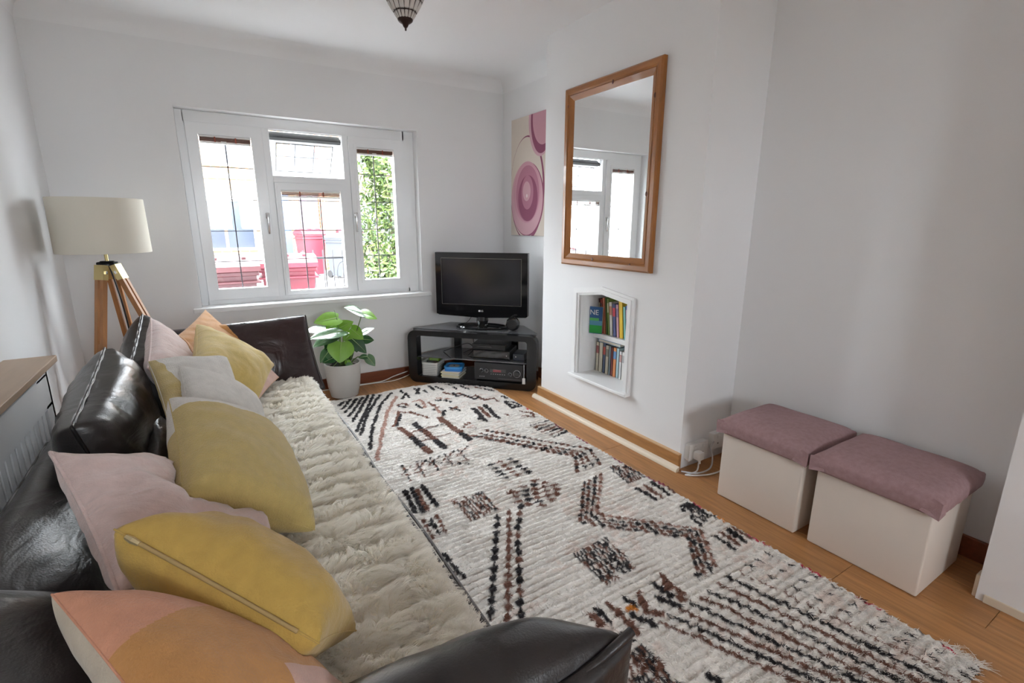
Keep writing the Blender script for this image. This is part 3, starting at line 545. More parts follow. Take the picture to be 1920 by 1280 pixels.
t = Thing('game_case', 'lime green case in the white basket', 'case', sl(-.36, .158, .062), RZ); t.p('case', box((-.045, -.02, 0), (.04, .03, .125), .003), flat((.35, .60, .06), .4)); t.p('label_strip', box((-.04, -.0212, .085), (.035, -.0198, .118)), flat((.45, .68, .20), .4))
t = Thing('tablet', 'black tablet in the white basket', 'tablet', sl(-.365, .072, .066), RZ); t.p('body', xf(box((-.045, -.006, 0), (.045, .006, .10), .003), rot=(-.35, 0, 0)), BLKGLOSS); t.p('cover', xf(box((-.046, .0058, 0), (.046, .0095, .10), .001), rot=(-.35, 0, 0)), BLACK)
for i, (c, lab, th, dx) in enumerate((((.60, .62, .50), 'pale green magazine at the bottom of the stack', .014, 0), ((.70, .56, .10), 'yellow book low in the stack', .010, -.006), ((.42, .50, .60), 'grey-blue book in the middle of the stack', .012, .003), ((.72, .58, .15), 'yellow book under the toy player', .010, -.008), ((.68, .66, .70), 'white book at the top of the stack', .006, .004))):
    z_ = .0563+[0, .0143, .0246, .0369, .0472][i]; t = Thing('book', lab, 'book', sl(-.17+dx, .07, z_), RZ+.05*math.sin(i*3))
    t.p('cover', join(box((-.075, -.07, 0), (.075, .09, .0015)), box((-.075, -.07, th-.0015), (.075, .09, th)), box((-.075, .088, 0), (.075, .09, th))), flat(c, .5, 'cover')); t.p('pages', box((-.073, -.068, .0015), (.073, .088, th-.0015)), PAGES)
t = Thing('toy_player', 'blue toy disc player on the stack of books', 'toy', sl(-.16, .07, .1095), RZ+.15); BL = mat('toy_blue', (.03, .22, .62), .35)
t.p('body', prism(rrect(-.07, -.06, .07, .075, .025), 'z', 0, .028), BL, smooth=30); t.p('handle', frame(rrect(-.074, -.064, .074, .079, .03), rrect(-.06, -.05, .06, .065, .022), 'z', .022, .036), mat('toy_light_blue', (.05, .32, .72), .35), smooth=30)
t.p('disc', lathe([(.008, .0285), (.042, .0285), (.042, .0305), (.008, .0305)], 28, (0, .005, 0)), mat('disc_silver', (.6, .58, .55), .25)); t.p('hub', lathe([(0, .034), (.008, .034), (.008, .028)], 14, (0, .005, 0)), BLACK)
t = Thing('infrared_sensor', 'small white sensor hanging on a wire at the stand post', 'sensor', sl(.43, -.004, .06), RZ); t.p('body', box((-.011, -.012, 0), (.011, -.001, .045), .002), WHITEP); t.p('wire', tube([(0, -.006, .044), (.001, -.006, .09), (0, -.004, .15)], .0018, 6), WHITEP)
for i, (pts, lab) in enumerate((([sl(-.30, .20, .22), sl(-.17, .14, .28), sl(-.07, .16, .31), sl(-.016, .20, .25)], 'black cable arching above the glass shelf'), ([sl(-.11, .30, .411), sl(-.06, .26, .33), sl(-.045, .2, .25), sl(-.06, .12, .2205)], 'black cable hanging down behind the glass shelf'), ([sl(-.12, .18, .221), sl(-.06, .20, .25), sl(-.005, .24, .262)], 'thin black cable beside the set-top box'))): wire('signal_cable', pts, .0035, BLACK, lab)
wire('signal_cable', [sl(-.07, .25, .512), sl(-.10, .29, .48), sl(-.14, .33, .445), sl(-.17, .36, .436)], .0025, BLACK, 'black cable dropping behind the television foot')

# ---------------------------------------------------------------- potted plant
PC = (.752, 3.575)
pl = Thing('potted_plant', 'leafy green monstera in a pale grey pot', 'plant', (PC[0], PC[1], .0))
pl.p('pot', lathe([(0, .014), (.085, .014), (.096, .02), (.112, .09), (.122, .18), (.124, .265), (.121, .268), (.117, .265), (.115, .235), (0, .235)], 40), mat('grey_ceramic', (.50, .48, .45), .6), smooth=40)
pl.p('soil', lathe([(.114, .232), (.06, .246), (0, .25)], 24), mat('soil', (.03, .018, .012), .95, bump=.8, bscale=90))
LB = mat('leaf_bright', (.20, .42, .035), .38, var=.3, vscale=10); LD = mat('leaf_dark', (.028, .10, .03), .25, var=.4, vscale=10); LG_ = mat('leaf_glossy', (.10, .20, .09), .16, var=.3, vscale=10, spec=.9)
STEM = mat('leaf_stem', (.16, .26, .07), .5)
def leaf(base, tip, width, nrm, m, curl=.25, fold=.15, stem=True):
    A, B = Vector(base), Vector(tip); ax = B-A; L_ = ax.length; ax.normalize(); n = Vector(nrm); n = (n-ax*n.dot(ax)).normalized(); s = ax.cross(n); nu, nv_ = 12, 8; V, F = [], []
    for i in range(nu+1):
        t_ = i/nu; wv = width/2*(math.sin(PI*min(1, (t_*.93+.07))**.72)**.8)*(1-.15*t_) if t_ < 1 else .001
        back = -.10*L_*max(0, 1-t_*4)
        for j in range(nv_+1):
            v = 2*j/nv_-1; p_ = A+ax*(t_*L_+back*abs(v)**1.2)+s*(wv*v)+n*(-curl*L_*t_*t_*.5+fold*wv*abs(v)-fold*wv*.6*v*v*1.2); V.append(tuple(p_))
    for i in range(nu):
        for j in range(nv_): F.append((i*(nv_+1)+j, (i+1)*(nv_+1)+j, (i+1)*(nv_+1)+j+1, i*(nv_+1)+j+1))
    o = pl.w('leaf', (V, F), m, smooth=True, fix=False)
    pl.w('midrib', tube([tuple(A+ax*(t_*L_)+n*(-curl*L_*t_*t_*.5+.0012)) for t_ in np.linspace(0, .95, 8)], [.0022*(1-.8*t_) for t_ in np.linspace(0, 1, 8)], 5), mat('leaf_rib', (.32, .45, .16), .4), o)
    if stem:
        q = Vector((PC[0]+(A.x-PC[0])*.28, PC[1]+(A.y-PC[1])*.28, .24)); mid = (q+A)/2+Vector((0, 0, .03)); pl.w('leaf_stem', tube([tuple(q), tuple((q+mid)/2+Vector((0, 0, .01))), tuple(mid), tuple((mid+A)/2), tuple(A)], [.005, .0045, .004, .0035, .003], 6), STEM, smooth=True)
def pp(x, y, dy=0): return tuple(ony(570+x*.15625, 560+y*.15625, PC[1]+dy))
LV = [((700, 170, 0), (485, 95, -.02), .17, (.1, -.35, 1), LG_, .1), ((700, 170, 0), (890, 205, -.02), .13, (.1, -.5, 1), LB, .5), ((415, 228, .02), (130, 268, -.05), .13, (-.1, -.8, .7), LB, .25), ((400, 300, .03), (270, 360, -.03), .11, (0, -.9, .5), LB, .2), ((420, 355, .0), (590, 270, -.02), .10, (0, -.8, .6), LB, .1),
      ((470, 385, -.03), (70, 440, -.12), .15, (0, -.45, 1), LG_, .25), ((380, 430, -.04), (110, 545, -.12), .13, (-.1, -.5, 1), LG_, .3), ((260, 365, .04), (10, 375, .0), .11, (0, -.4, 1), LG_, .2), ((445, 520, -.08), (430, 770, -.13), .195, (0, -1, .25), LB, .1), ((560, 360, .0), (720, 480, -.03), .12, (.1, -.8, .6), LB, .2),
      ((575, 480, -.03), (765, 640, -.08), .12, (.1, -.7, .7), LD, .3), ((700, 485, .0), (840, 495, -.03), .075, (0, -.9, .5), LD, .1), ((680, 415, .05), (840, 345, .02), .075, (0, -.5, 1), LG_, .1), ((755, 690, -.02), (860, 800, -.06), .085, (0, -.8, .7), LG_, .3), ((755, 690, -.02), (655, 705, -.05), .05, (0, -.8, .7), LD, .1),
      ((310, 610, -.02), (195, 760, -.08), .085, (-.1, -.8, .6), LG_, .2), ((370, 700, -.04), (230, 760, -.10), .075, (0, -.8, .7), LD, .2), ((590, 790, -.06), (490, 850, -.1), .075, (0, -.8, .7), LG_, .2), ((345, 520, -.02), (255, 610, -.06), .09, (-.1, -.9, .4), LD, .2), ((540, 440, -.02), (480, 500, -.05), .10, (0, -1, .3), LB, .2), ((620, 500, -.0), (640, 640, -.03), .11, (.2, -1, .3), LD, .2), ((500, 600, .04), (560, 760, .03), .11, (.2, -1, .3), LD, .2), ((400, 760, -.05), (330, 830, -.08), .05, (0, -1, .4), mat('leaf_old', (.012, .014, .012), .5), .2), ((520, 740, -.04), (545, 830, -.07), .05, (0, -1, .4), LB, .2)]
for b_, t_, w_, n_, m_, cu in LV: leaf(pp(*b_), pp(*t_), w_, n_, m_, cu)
pl.w('shoot', tube([(PC[0], PC[1], .25), pp(415, 330, .0), pp(390, 220, .0), pp(360, 130, .0)], [.004, .003, .002, .001], 6), STEM)

# ---------------------------------------------------------------- tripod lamp
LX, LY = -.457, 3.40
la = Thing('floor_lamp', 'tripod floor lamp with wooden legs and cream drum shade', 'lamp', (LX, LY, 0))
SH = mat('cream_shade', (.70, .66, .57), .8, bump=.05, bscale=300)
la.p('shade', lathe([(.203, 1.095), (.205, 1.095), (.201, 1.372), (.199, 1.372), (.203, 1.095)], 64), SH, smooth=40)
la.p('shade_ring', tube([(.202*math.cos(a), .202*math.sin(a), 1.096) for a in np.linspace(0, 2*PI, 48, endpoint=False)], .002, 6, True), SH); la.p('spider', join(*[tube([(0, 0, 1.35), (.199*math.cos(a), .199*math.sin(a), 1.365)], .002, 5) for a in (0, 2.09, 4.19)]), BRASS)
la.p('bulb', lathe([(0, 1.17), (.014, 1.175), (.014, 1.21), (.03, 1.25), (.028, 1.28), (0, 1.30)], 20), WHITEP, smooth=True)
la.p('pole', tube([(0, 0, 1.03), (0, 0, 1.17)], .008, 12), BRASS, smooth=40); la.p('hub', join(lathe([(0, 1.02), (.036, 1.02), (.038, 1.035), (.030, 1.05), (0, 1.05)], 20), box((-.045, -.02, 1.025), (.045, .02, 1.045), .004)), BLACK, smooth=40)
WD = mat('tripod_wood', (.42, .185, .065), .4, var=.25, vscale=5, stretch=(9, 9, 1.2))
for i, (fx, fy, m_) in enumerate(((-.62, 3.22, WD), (-.09, 3.26, WD), (-.42, 3.745, WD))):
    top = Vector((LX, LY, 1.03)); foot = Vector((fx, fy, 0)); d = (foot-top); h = Vector((d.x, d.y, 0)).normalized(); top = top+h*.035; d = foot-top; side = Vector((-h.y, h.x, 0)); n_ = d.normalized().cross(side)
    def bar(t0, t1, so, wd, th, side=side, n_=n_, top=top, d=d):
        V = [tuple(top+d*t_+side*(so+a*wd/2)+n_*(b*th/2)) for t_ in (t0, t1) for a, b in ((-1, -1), (1, -1), (1, 1), (-1, 1))]; return V, [(0, 1, 2, 3), (7, 6, 5, 4), (0, 4, 5, 1), (1, 5, 6, 2), (2, 6, 7, 3), (3, 7, 4, 0)]
    lg = la.w('leg', join(bar(.06, .62, -.017, .020, .024), bar(.06, .62, .017, .020, .024), bar(.40, 1.0, 0, .013, .020)), m_)
    la.w('brass_cap', bar(0, .075, 0, .058, .029), BRASS, lg); la.w('clamp', bar(.60, .63, 0, .058, .029), BRASS, lg); la.w('wing_nut', bar(.03, .045, 0, .072, .009), METAL, lg)
wire('lamp_cord', [(LX+.005, LY+.01, 1.02), (LX+.03, LY+.03, .8), (LX+.04, LY+.06, .5), (LX+.05, LY+.10, .2), (LX+.0, LY+.2, .006), (LX-.1, LY+.3, .006)], .004, BLACK, 'black flex hanging between the tripod lamp legs')

# ---------------------------------------------------------------- radiator cover
rc = Thing('radiator_cover', 'white radiator cover with beige wooden top behind the sofa', 'radiator cover', (-.64, 1.6, 0))
RX, RY0, RY1 = -.583, .55, 2.50; TOPW = mat('beige_top', (.42, .31, .22), .45, var=.12, vscale=5, stretch=(8, 1, 1))
rc.w('top', box((XL+.002, RY0-.04, .712), (RX+.028, RY1+.056, .738), .004), TOPW)
rc.w('front', join(box((RX-.018, RY0, .56), (RX, RY1, .682)), box((RX-.018, RY0, .02), (RX, RY1, .16)), box((RX-.018, 2.41, .15), (RX, RY1, .57)), box((RX-.018, RY0, .15), (RX, RY0+.09, .57)), box((RX-.018, 2.36, .675), (RX, RY1, .713)), box((RX-.018, RY0, .675), (RX, RY0+.1, .713))), GLOSSW)
rc.w('side', box((XL+.002, RY1-.018, .0), (RX, RY1, .712)), GLOSSW); rc.w('side', box((XL+.002, RY0, .0), (RX, RY0+.018, .712)), GLOSSW)
y = RY0+.10; sm = None
while y < 2.40:
    rc.w('slat', box((RX-.014, y, .155), (RX-.006, y+.034, .565)), GLOSSW); y += .052
t = Thing('radiator', 'white panel radiator inside the cover', 'radiator', (-.67, 1.5, .15)); t.w('panel', box((XL+.03, .7, .15), (XL+.075, 2.32, .60), .01), GLOSSW); t.w('valve', tube([(XL+.05, 2.32, .18), (XL+.05, 2.36, .18), (XL+.05, 2.36, .0)], .009, 8), METAL)

# ---------------------------------------------------------------- sofa
SZ = .405
def pillow(P, T, n=26, pinch=.06, ex=.45, wr=0., ws=7., seed=0, flatb=1.):
    P = [Vector(p) for p in P]; nn = ((P[2]-P[0]).cross(P[1]-P[3])).normalized()
    us = [-math.cos(PI*i/n) for i in range(n+1)]; us = [.6*a+.4*(2*i/n-1) for i, a in enumerate(us)]; V, F, UV = [], [], []
    def base(u, v):
        u2, v2 = u*(1-pinch*(1-v*v)*u*u), v*(1-pinch*(1-u*u)*v*v); a, b = (u2+1)/2, (v2+1)/2
        return (P[3]*(1-a)+P[2]*a)*(1-b)+(P[0]*(1-a)+P[1]*a)*b     # u: left-right, v: bottom-top
    idx = {}
    for side in (1, -1):
        for i, u in enumerate(us):
            for j, v in enumerate(us):
                rim = i in (0, n) or j in (0, n)
                if rim and side == -1: idx[(-1, i, j)] = idx[(1, i, j)]; continue
                h = T/2*max(0, (1-u*u)*(1-v*v))**ex*(1 if side > 0 else flatb); p_ = base(u, v)
                if wr:
                    q = Vector((p_.x*ws+seed, p_.y*ws, p_.z*ws)); k_ = mnoise.noise(q)+.5*mnoise.noise(q*2.3)+.9*mnoise.noise(Vector((q.x*.7+5, q.y*2.6, q.z*.7)))*(.3+max(abs(u), abs(v))**3)
                    h += wr*k_*min(1, (1-max(abs(u), abs(v)))*5)
                idx[(side, i, j)] = len(V); V.append(tuple(p_+nn*(h*side))); UV.append((u, v, side))
    global RIMIDX; RIMIDX = [idx[(1, i, 0)] for i in range(n+1)]+[idx[(1, n, j)] for j in range(1, n+1)]+[idx[(1, i, n)] for i in range(n-1, -1, -1)]+[idx[(1, 0, j)] for j in range(n-1, 0, -1)]
    fu = []
    for side in (1, -1):
        for i in range(n):
            for j in range(n):
                f = [idx[(side, i, j)], idx[(side, i+1, j)], idx[(side, i+1, j+1)], idx[(side, i, j+1)]]; F.append(tuple(f if side > 0 else f[::-1])); fu.append(((us[i]+us[i+1])/2, (us[j]+us[j+1])/2, side))
    rimp = [base(u, -1) for u in us]+[base(1, v) for v in us[1:]]+[base(u, 1) for u in us[::-1][1:]]+[base(-1, v) for v in us[::-1][1:-1]]
    return (V, F), fu, [tuple(p_) for p_ in rimp], base, nn
so = Thing('sofa', 'long dark brown leather sofa with loose cushioned back and arms', 'sofa', (-.05, 1.65, 0))
so.w('base', box((-.54, .36, .075), (.395, 2.98, .29), .03, 3), LEATHER, smooth=40)
for fx in (-.47, .32):
    for fy in (.42, 2.90): so.w('foot', box((fx-.035, fy-.035, .012), (fx+.035, fy+.035, .09), .006), BLACK)
# seat pad: soft slab with sagging front lip
(m_, fu, rim, base, nn) = pillow([(-.42, 2.95, .335), (.445, 2.93, .335), (.425, .46, .335), (-.42, .46, .335)], .155, n=40, pinch=.0, ex=.16, wr=.006, ws=6)
seat = so.w('seat', m_, LEATHER, smooth=True)
so.w('seat_piping', tube([(.432+.004*math.sin(y_*7), y_, .392+.003*math.sin(y_*11)) for y_ in np.linspace(.62, 2.86, 60)], .0045, 6), mat('grey_piping', (.16, .15, .15), .45), seat, smooth=True)
so.w('seat_piping', tube([(.447, y_, .345) for y_ in np.linspace(.52, 2.88, 40)], .004, 6), MATS['grey_piping'], seat, smooth=True)
so.w('back_frame', box((-.565, .36, .10), (-.40, 2.98, .50), .05, 4), LEATHER, smooth=40)
def cushion_part(name, P, T, m, zipedge=None, ex=.3, wr=.010, pinch=.03, zoff=0, ws=7, seed=0):
    (mm, fu, rim, base, nn) = pillow(P, T, n=30, pinch=pinch, ex=ex, wr=wr, ws=ws, seed=seed); o = so.w(name, mm, m, smooth=True)
    so.w('piping', tube(rim, .0045, 6, True), mat('black_piping', (.012, .010, .010), .35), o, smooth=True)
    if zipedge is not None:
        for dz in (-.004, .004):
            pts = [base(u, 1) if zipedge == 't' else base(1, u) if zipedge == 'r' else base(-1, u) for u in np.linspace(-.92, .92, 40)]
            so.w('zip', tube([tuple(p_+nn*(.004+dz)+Vector((.004, 0, .003+.003*math.sin(i*.9)))) for i, p_ in enumerate(pts)], .0024, 5), STITCH, o, smooth=True)
    return o
# P order: top-left, top-right, bottom-right, bottom-left as seen from the seat (left = far end)
cushion_part('back_cushion', [(-.36, 2.28, .80), (-.35, 1.60, .735), (-.27, 1.58, .44), (-.30, 2.30, .44)], .23, LEATHER, 't', wr=.016, ws=9)
cushion_part('back_cushion', [(-.30, 2.95, .815), (-.31, 2.42, .70), (-.24, 2.36, .46), (-.26, 2.92, .46)], .20, LEATHER, 't', wr=.014, seed=5, ws=9)
cushion_part('back_cushion', [(-.24, 1.99, .63), (-.23, 1.48, .55), (-.14, 1.46, .43), (-.16, 1.98, .43)], .14, LEATHER, 't', wr=.008, seed=9)
cushion_part('back_cushion', [(-.49, 1.95, .585), (-.47, 1.02, .60), (-.26, 1.02, .46), (-.30, 1.95, .44)], .17, LEATHER, 't', ex=.25, wr=.006, seed=3)
cushion_part('back_cushion', [(-.47, 1.12, .62), (-.42, .42, .63), (-.16, .45, .47), (-.22, 1.16, .46)], .16, LEATHER, None, ex=.25, wr=.006, seed=11)
# arms
cushion_part('arm', [(-.30, 2.96, .72), (.435, 2.93, .745), (.485, 2.82, .335), (-.30, 2.74, .40)], .20, LEATHERB, None, ex=.3, wr=.016, ws=6, seed=2)
(mm, fu, rim, base, nn) = pillow([(-.42, .68, .43), (.50, .665, .43), (.555, .50, .535), (-.42, .47, .50)], .22, n=34, pinch=.03, ex=.36, wr=.012, ws=6, seed=21)
na = so.w('arm', mm, LEATHER, smooth=True)
so.w('arm_welt', tube([tuple(base(u, -1)+Vector((0, -.002, .002+.022*max(0, (u-.7)/.3)**2))) for u in np.linspace(-1, 1, 50)], .0085, 8), LEATHER, na, smooth=True)
(mm, fu, rim, base, nn) = pillow([(-.42, .468, .50), (.56, .498, .55), (.50, .49, .06), (-.42, .47, .06)], .09, n=30, pinch=.02, ex=.3, wr=.008, ws=6, seed=31)
so.w('arm_side', mm, LEATHER, smooth=True)
so.w('arm_core', box((-.42, .49, .08), (.47, .66, .44), .05, 4), LEATHER, smooth=40)

# ---------------------------------------------------------------- shaggy throw
CREAM = mat('fur_base', (.90, .86, .78), .95)
TX0, TX1, TY0, TY1 = -.20, .405, .692, 2.74
def thz(x, y):
    wob = .012*mnoise.noise((x*6, y*5, 1.))+.012*mnoise.noise((x*2, y*2, 4.)); ph = (y+.05*x+wob)/.082
    rid = abs(math.sin(PI*ph))**.8; ed = min(1, (TX1-x)/.05, (TY1-y)/.05+.2); ed = max(0, ed)
    return SZ+.010+.022*rid*ed+.012*ed+.006*mnoise.noise((x*8, y*8, 2.))
thr = Thing('fur_throw', 'shaggy cream faux-fur throw spread over the sofa seat', 'throw', ((TX0+TX1)/2, 1.6, SZ))
nx, ny = 40, 200; V = [(x_, y_, thz(x_, y_)) for y_ in np.linspace(TY0, TY1, ny+1) for x_ in np.linspace(TX0, TX1, nx+1)]
F = [(j*(nx+1)+i, j*(nx+1)+i+1, (j+1)*(nx+1)+i+1, (j+1)*(nx+1)+i) for j in range(ny) for i in range(nx)]
thr.w('backing', (V, F), CREAM, smooth=True, fix=False)
def hair(name, parent, inv, roots, dirs, length, curl, r0, m, npts=4, cols=None):
    n = len(roots); c = bpy.data.hair_curves.new(name); c.add_curves([npts]*n); t_ = np.linspace(0, 1, npts)[None, :, None]
    pos = roots[:, None, :]+dirs[:, None, :]*length[:, None, None]*t_+curl[:, None, :]*length[:, None, None]*t_**2
    pos = pos-np.array(inv)[None, None, :]
    c.attributes['position'].data.foreach_set('vector', pos.reshape(-1).astype(np.float32))
    ra = c.attributes.get('radius') or c.attributes.new('radius', 'FLOAT', 'POINT'); ra.data.foreach_set('value', np.tile(r0*np.linspace(1, .35, npts), n).astype(np.float32))
    if cols is not None:
        a = c.attributes.new('col', 'FLOAT_COLOR', 'CURVE'); a.data.foreach_set('color', np.c_[cols, np.ones(n)].reshape(-1).astype(np.float32))
    c.materials.append(m); o = bpy.data.objects.new(name, c); COL.objects.link(o); o.parent = parent; o['kind'] = 'stuff'; return o
n = 130000; X = RNG.uniform(TX0, TX1, n); Y = RNG.uniform(TY0, TY1, n)
Zs = np.array([thz(a, b) for a, b in zip(X, Y)]); G_ = .015; cj = np.random.default_rng(5); cnx, cny = int((TX1-TX0)/G_)+3, int((TY1-TY0)/G_)+3
CX = TX0+(np.arange(cnx)[None, :]-1+cj.random((cny, cnx)))*G_; CY = TY0+(np.arange(cny)[:, None]-1+cj.random((cny, cnx)))*G_
cl = np.array([[mnoise.noise((a*14, b*14, 0.)), mnoise.noise((a*14, b*14, 9.)), mnoise.noise((a*40, b*40, 5.))] for a, b in zip(CX.ravel(), CY.ravel())]).reshape(cny, cnx, 3)
ci = np.clip(((X-TX0)/G_+1).astype(int), 0, cnx-1); cjy = np.clip(((Y-TY0)/G_+1).astype(int), 0, cny-1)
best = np.full(n, 9.); bi = ci.copy(); bj = cjy.copy()
for dy_ in (-1, 0, 1):
    for dx_ in (-1, 0, 1):
        a_, b_ = np.clip(ci+dx_, 0, cnx-1), np.clip(cjy+dy_, 0, cny-1); dd = np.hypot(CX[b_, a_]-X, CY[b_, a_]-Y); k_ = dd < best; best[k_] = dd[k_]; bi[k_] = a_[k_]; bj[k_] = b_[k_]
C3_ = cl[bj, bi]; LT = .030+.012*C3_[:, 2]
tip = np.c_[CX[bj, bi]+LT*(.35+1.0*C3_[:, 0]), CY[bj, bi]+LT*(-.45-1.0*C3_[:, 1]), np.zeros(n)]; tip[:, :2] += RNG.normal(size=(n, 2))*.0028
ed = np.clip((TX1-X)/.03, .4, 1); tip[:, 0] = np.minimum(tip[:, 0], TX1+.008); tip[:, 2] = Zs+LT*(.62+.3*C3_[:, 2])*ed+RNG.normal(size=n)*.002
roots_ = np.c_[X, Y, Zs-.001]; dv = tip-roots_; ln = np.ones(n); dirs = dv*np.array([.55, .55, 1.5]); curl = dv-dirs
FUR = fibre(mat('fur', (.985, .967, .925), .8, spec=.1), .55)
hair('fur', thr.o, ((TX0+TX1)/2, 1.6, SZ), roots_, dirs, ln, curl, .0010, FUR, 5)

# ---------------------------------------------------------------- scatter cushions
def fab(name, col, col2=None, b=.25, sheen=.3): return mat(name, col, .9, var=.12, vscale=40, bump=b, bscale=260, sheen=sheen, col2=col2)
YEL = fab('yellow_cotton', (.66, .49, .16)); MUS = fab('mustard_cotton', (.55, .36, .085)); KNY = fab('yellow_knit', (.56, .425, .15), b=.5); OAT = fab('oatmeal_knit', (.74, .71, .67), b=.5)
PNK = fab('pink_velvet', (.73, .555, .525), sheen=.6); PEA = fab('peach_cotton', (.66, .31, .19)); ORG = fab('orange_cotton', (.56, .27, .085)); BEI = fab('beige_cotton', (.56, .49, .385)); BLU = fab('blush_cotton', (.64, .40, .33))
folds(PNK, (5, 13, 13), .35, .04); folds(MUS, (8, 12, 12), .25, .03); folds(YEL, (8, 12, 12), .25, .03); folds(PEA, (8, 8, 8), .2, .03); folds(ORG, (8, 8, 8), .2, .03)
def scatter(label, corners, T, mats, rule=None, piping=None, zipr=None, wr=.008, ex=.42, ws=9, seed=0, pinch=.05, seam=None):
    P = [None if c is None else Vector(onz(*c)) if len(c) == 3 and c[0] > 5 else Vector(c) for c in corners]
    for i in range(4):
        if P[i] is None: P[i] = P[(i+1) % 4]+P[(i-1) % 4]-P[(i+2) % 4]
    P = [Vector((p_.x, p_.y, max(p_.z, .475))) for p_ in P]
    cen = sum(P, Vector())/4; t = Thing('cushion', label, 'cushion', (cen.x, cen.y, min(p_.z for p_ in P)), group=None)
    (mm, fu, rim, base, nn) = pillow(P, T, n=150 if rule else 40, pinch=pinch, ex=ex, wr=wr, ws=ws, seed=seed)
    ridx = list(RIMIDX); o = t.w('cover', mm, mats[0], smooth=True, fix=False)
    for m_ in mats[1:]: o.data.materials.append(m_)
    if rule: o.data.polygons.foreach_set('material_index', [rule(*f) for f in fu])
    if zipr:
        pts = [base(u, zipr[1]) if zipr[0] == 'v' else base(zipr[1], u) for u in np.linspace(*zipr[2], 40)]
        mid = sum(pts, Vector())/40; off = (mid-cen).normalized()*.003
        t.w('zip', tube([tuple(p_+off) for p_ in pts], .0035, 6), mat('zip_tape', (.42, .30, .13), .6), o, smooth=True)
        a, b = pts[0], pts[2]; d = (b-a).normalized(); t.w('zip_pull', tube([tuple(a+off*2), tuple(a+off*2.4+d*.012), tuple(a+off*2+d*.024)], [.004, .0055, .004], 6), mat('zip_metal', (.62, .52, .30), .4, metal=.6), o)
    CUSH.append((t, o, nn, ridx, piping, mats[0])); return t
CUSH = []
scatter('large cushion in orange and blush blocks against the far arm', [(385, 581, .795), (523, 707, .495), None, (300, 652, .715)], .085, [ORG, BLU], lambda u, v, s: 1 if u > -.25+.25*v else 0, seed=1)
scatter('small pink velvet cushion below the tripod lamp leg', [(283, 597, .84), (368, 676, .60), None, (277, 690, .74)], .14, [PNK], piping=PNK, seed=2)
scatter('plain pale yellow cushion in front of the blush one', [(368, 608, .80), (514, 684, .58), (482, 752, .49), (362, 695, .72)], .17, [YEL], seed=3, wr=.012)
scatter('oatmeal cushion with a yellow edge beside the leather back', [(277, 678, .77), (425, 670, .745), (455, 760, .585), (318, 800, .69)], .12, [OAT, KNY], lambda u, v, s: 1 if (u < -.92+.22*(1-v) or s < 0) else 0, seed=4)
scatter('oatmeal knit cushion wedged between two part-yellow ones', [(336, 686, .78), (470, 742, .60), (500, 818, .50), (352, 800, .70)], .14, [OAT], seed=5)
scatter('big yellow knit cushion with an oatmeal band along its top', [(316, 748, .78), (505, 812, .55), (590, 993, .475), (342, 942, .675)], .20, [KNY, OAT], lambda u, v, s: 1 if (v > .56-.12*u if s > 0 else v > .3) else 0, seed=6, wr=.006, ex=.36)
scatter('pale pink velvet cushion with piped edge on the leather back', [(94, 848, .78), (400, 905, .54), None, (222, 1115, .66)], .15, [PNK], piping=PNK, seed=7, wr=.022, ws=8)
scatter('mustard yellow cushion with an exposed zip', [(214, 992, .78), None, (668, 1182, .475), (598, 1206, .63)], .19, [MUS], zipr=('u', -1, (.86, -.80)), seed=8, wr=.014, ex=.42)
scatter('colour-block cushion in peach, orange and beige', [(97, 1114, .78), (350, 1185, .60), (690, 1325, .475), (335, 1435, .70)], .13, [PEA, ORG, BEI, BLU], lambda u, v, s: 2 if s < 0 else (3 if v < -.62 and u > 0 else (0 if v > .35+.25*u else 1)), seed=9, wr=.006, ex=.40)

# soft contact: a cushion lying behind gives way to the one in front of it, and all give way to the sofa
from mathutils.bvhtree import BVHTree
bpy.context.view_layer.update()
def world_bvh(o):
    M = o.matrix_world; V = [M @ v.co for v in o.data.vertices]; A = np.array(V); return BVHTree.FromPolygons(V, [p_.vertices[:] for p_ in o.data.polygons]), A.min(0), A.max(0), Vector(A.mean(0))
PROBE = Vector((.013, .021, 1)).normalized()
def inside(t_, v):
    k = 0; p_ = v.copy()
    for _ in range(24):
        h = t_.ray_cast(p_, PROBE)
        if h[0] is None: break
        k += 1; p_ = h[0]+PROBE*1e-5
    return k % 2 == 1
SOFA = [(world_bvh(o), None) for o in so.o.children if o.name.split('.')[0] in ('arm', 'arm_side', 'arm_core', 'back_cushion', 'back_frame', 'seat')]
placed = []
for ci_ in (7, 5, 4, 3, 2, 1, 6, 8, 0):
    t, cover, nn_ = CUSH[ci_][:3]; objs = [cover]; c0 = Vector(np.mean([cover.matrix_world @ v.co for v in cover.data.vertices], axis=0))
    for o in objs:
        M = o.matrix_world; Mi = M.inverted()
        for v in o.data.vertices:
            p_ = M @ v.co; moved = False
            for rep_ in range(3):
                hit = False
                for (tr, lo, hi, cc), nf_ in SOFA+placed:
                    if any(p_[i] < lo[i] or p_[i] > hi[i] for i in range(3)) or not inside(tr, p_): continue
                    if nf_ is None: q = tr.find_nearest(p_)[0]; d = (q-p_).normalized()
                    else:
                        d = nf_ if (c0-cc).dot(nf_) > 0 else -nf_; h = tr.ray_cast(p_, d); q = h[0] if h[0] is not None else p_
                    p_ = q+d*.0015; hit = moved = True
                if not hit: break
            if p_.z < .432: p_.z = .432; moved = True
            if moved: v.co = Mi @ p_
        o.data.update()
    placed.append((world_bvh(cover), nn_))
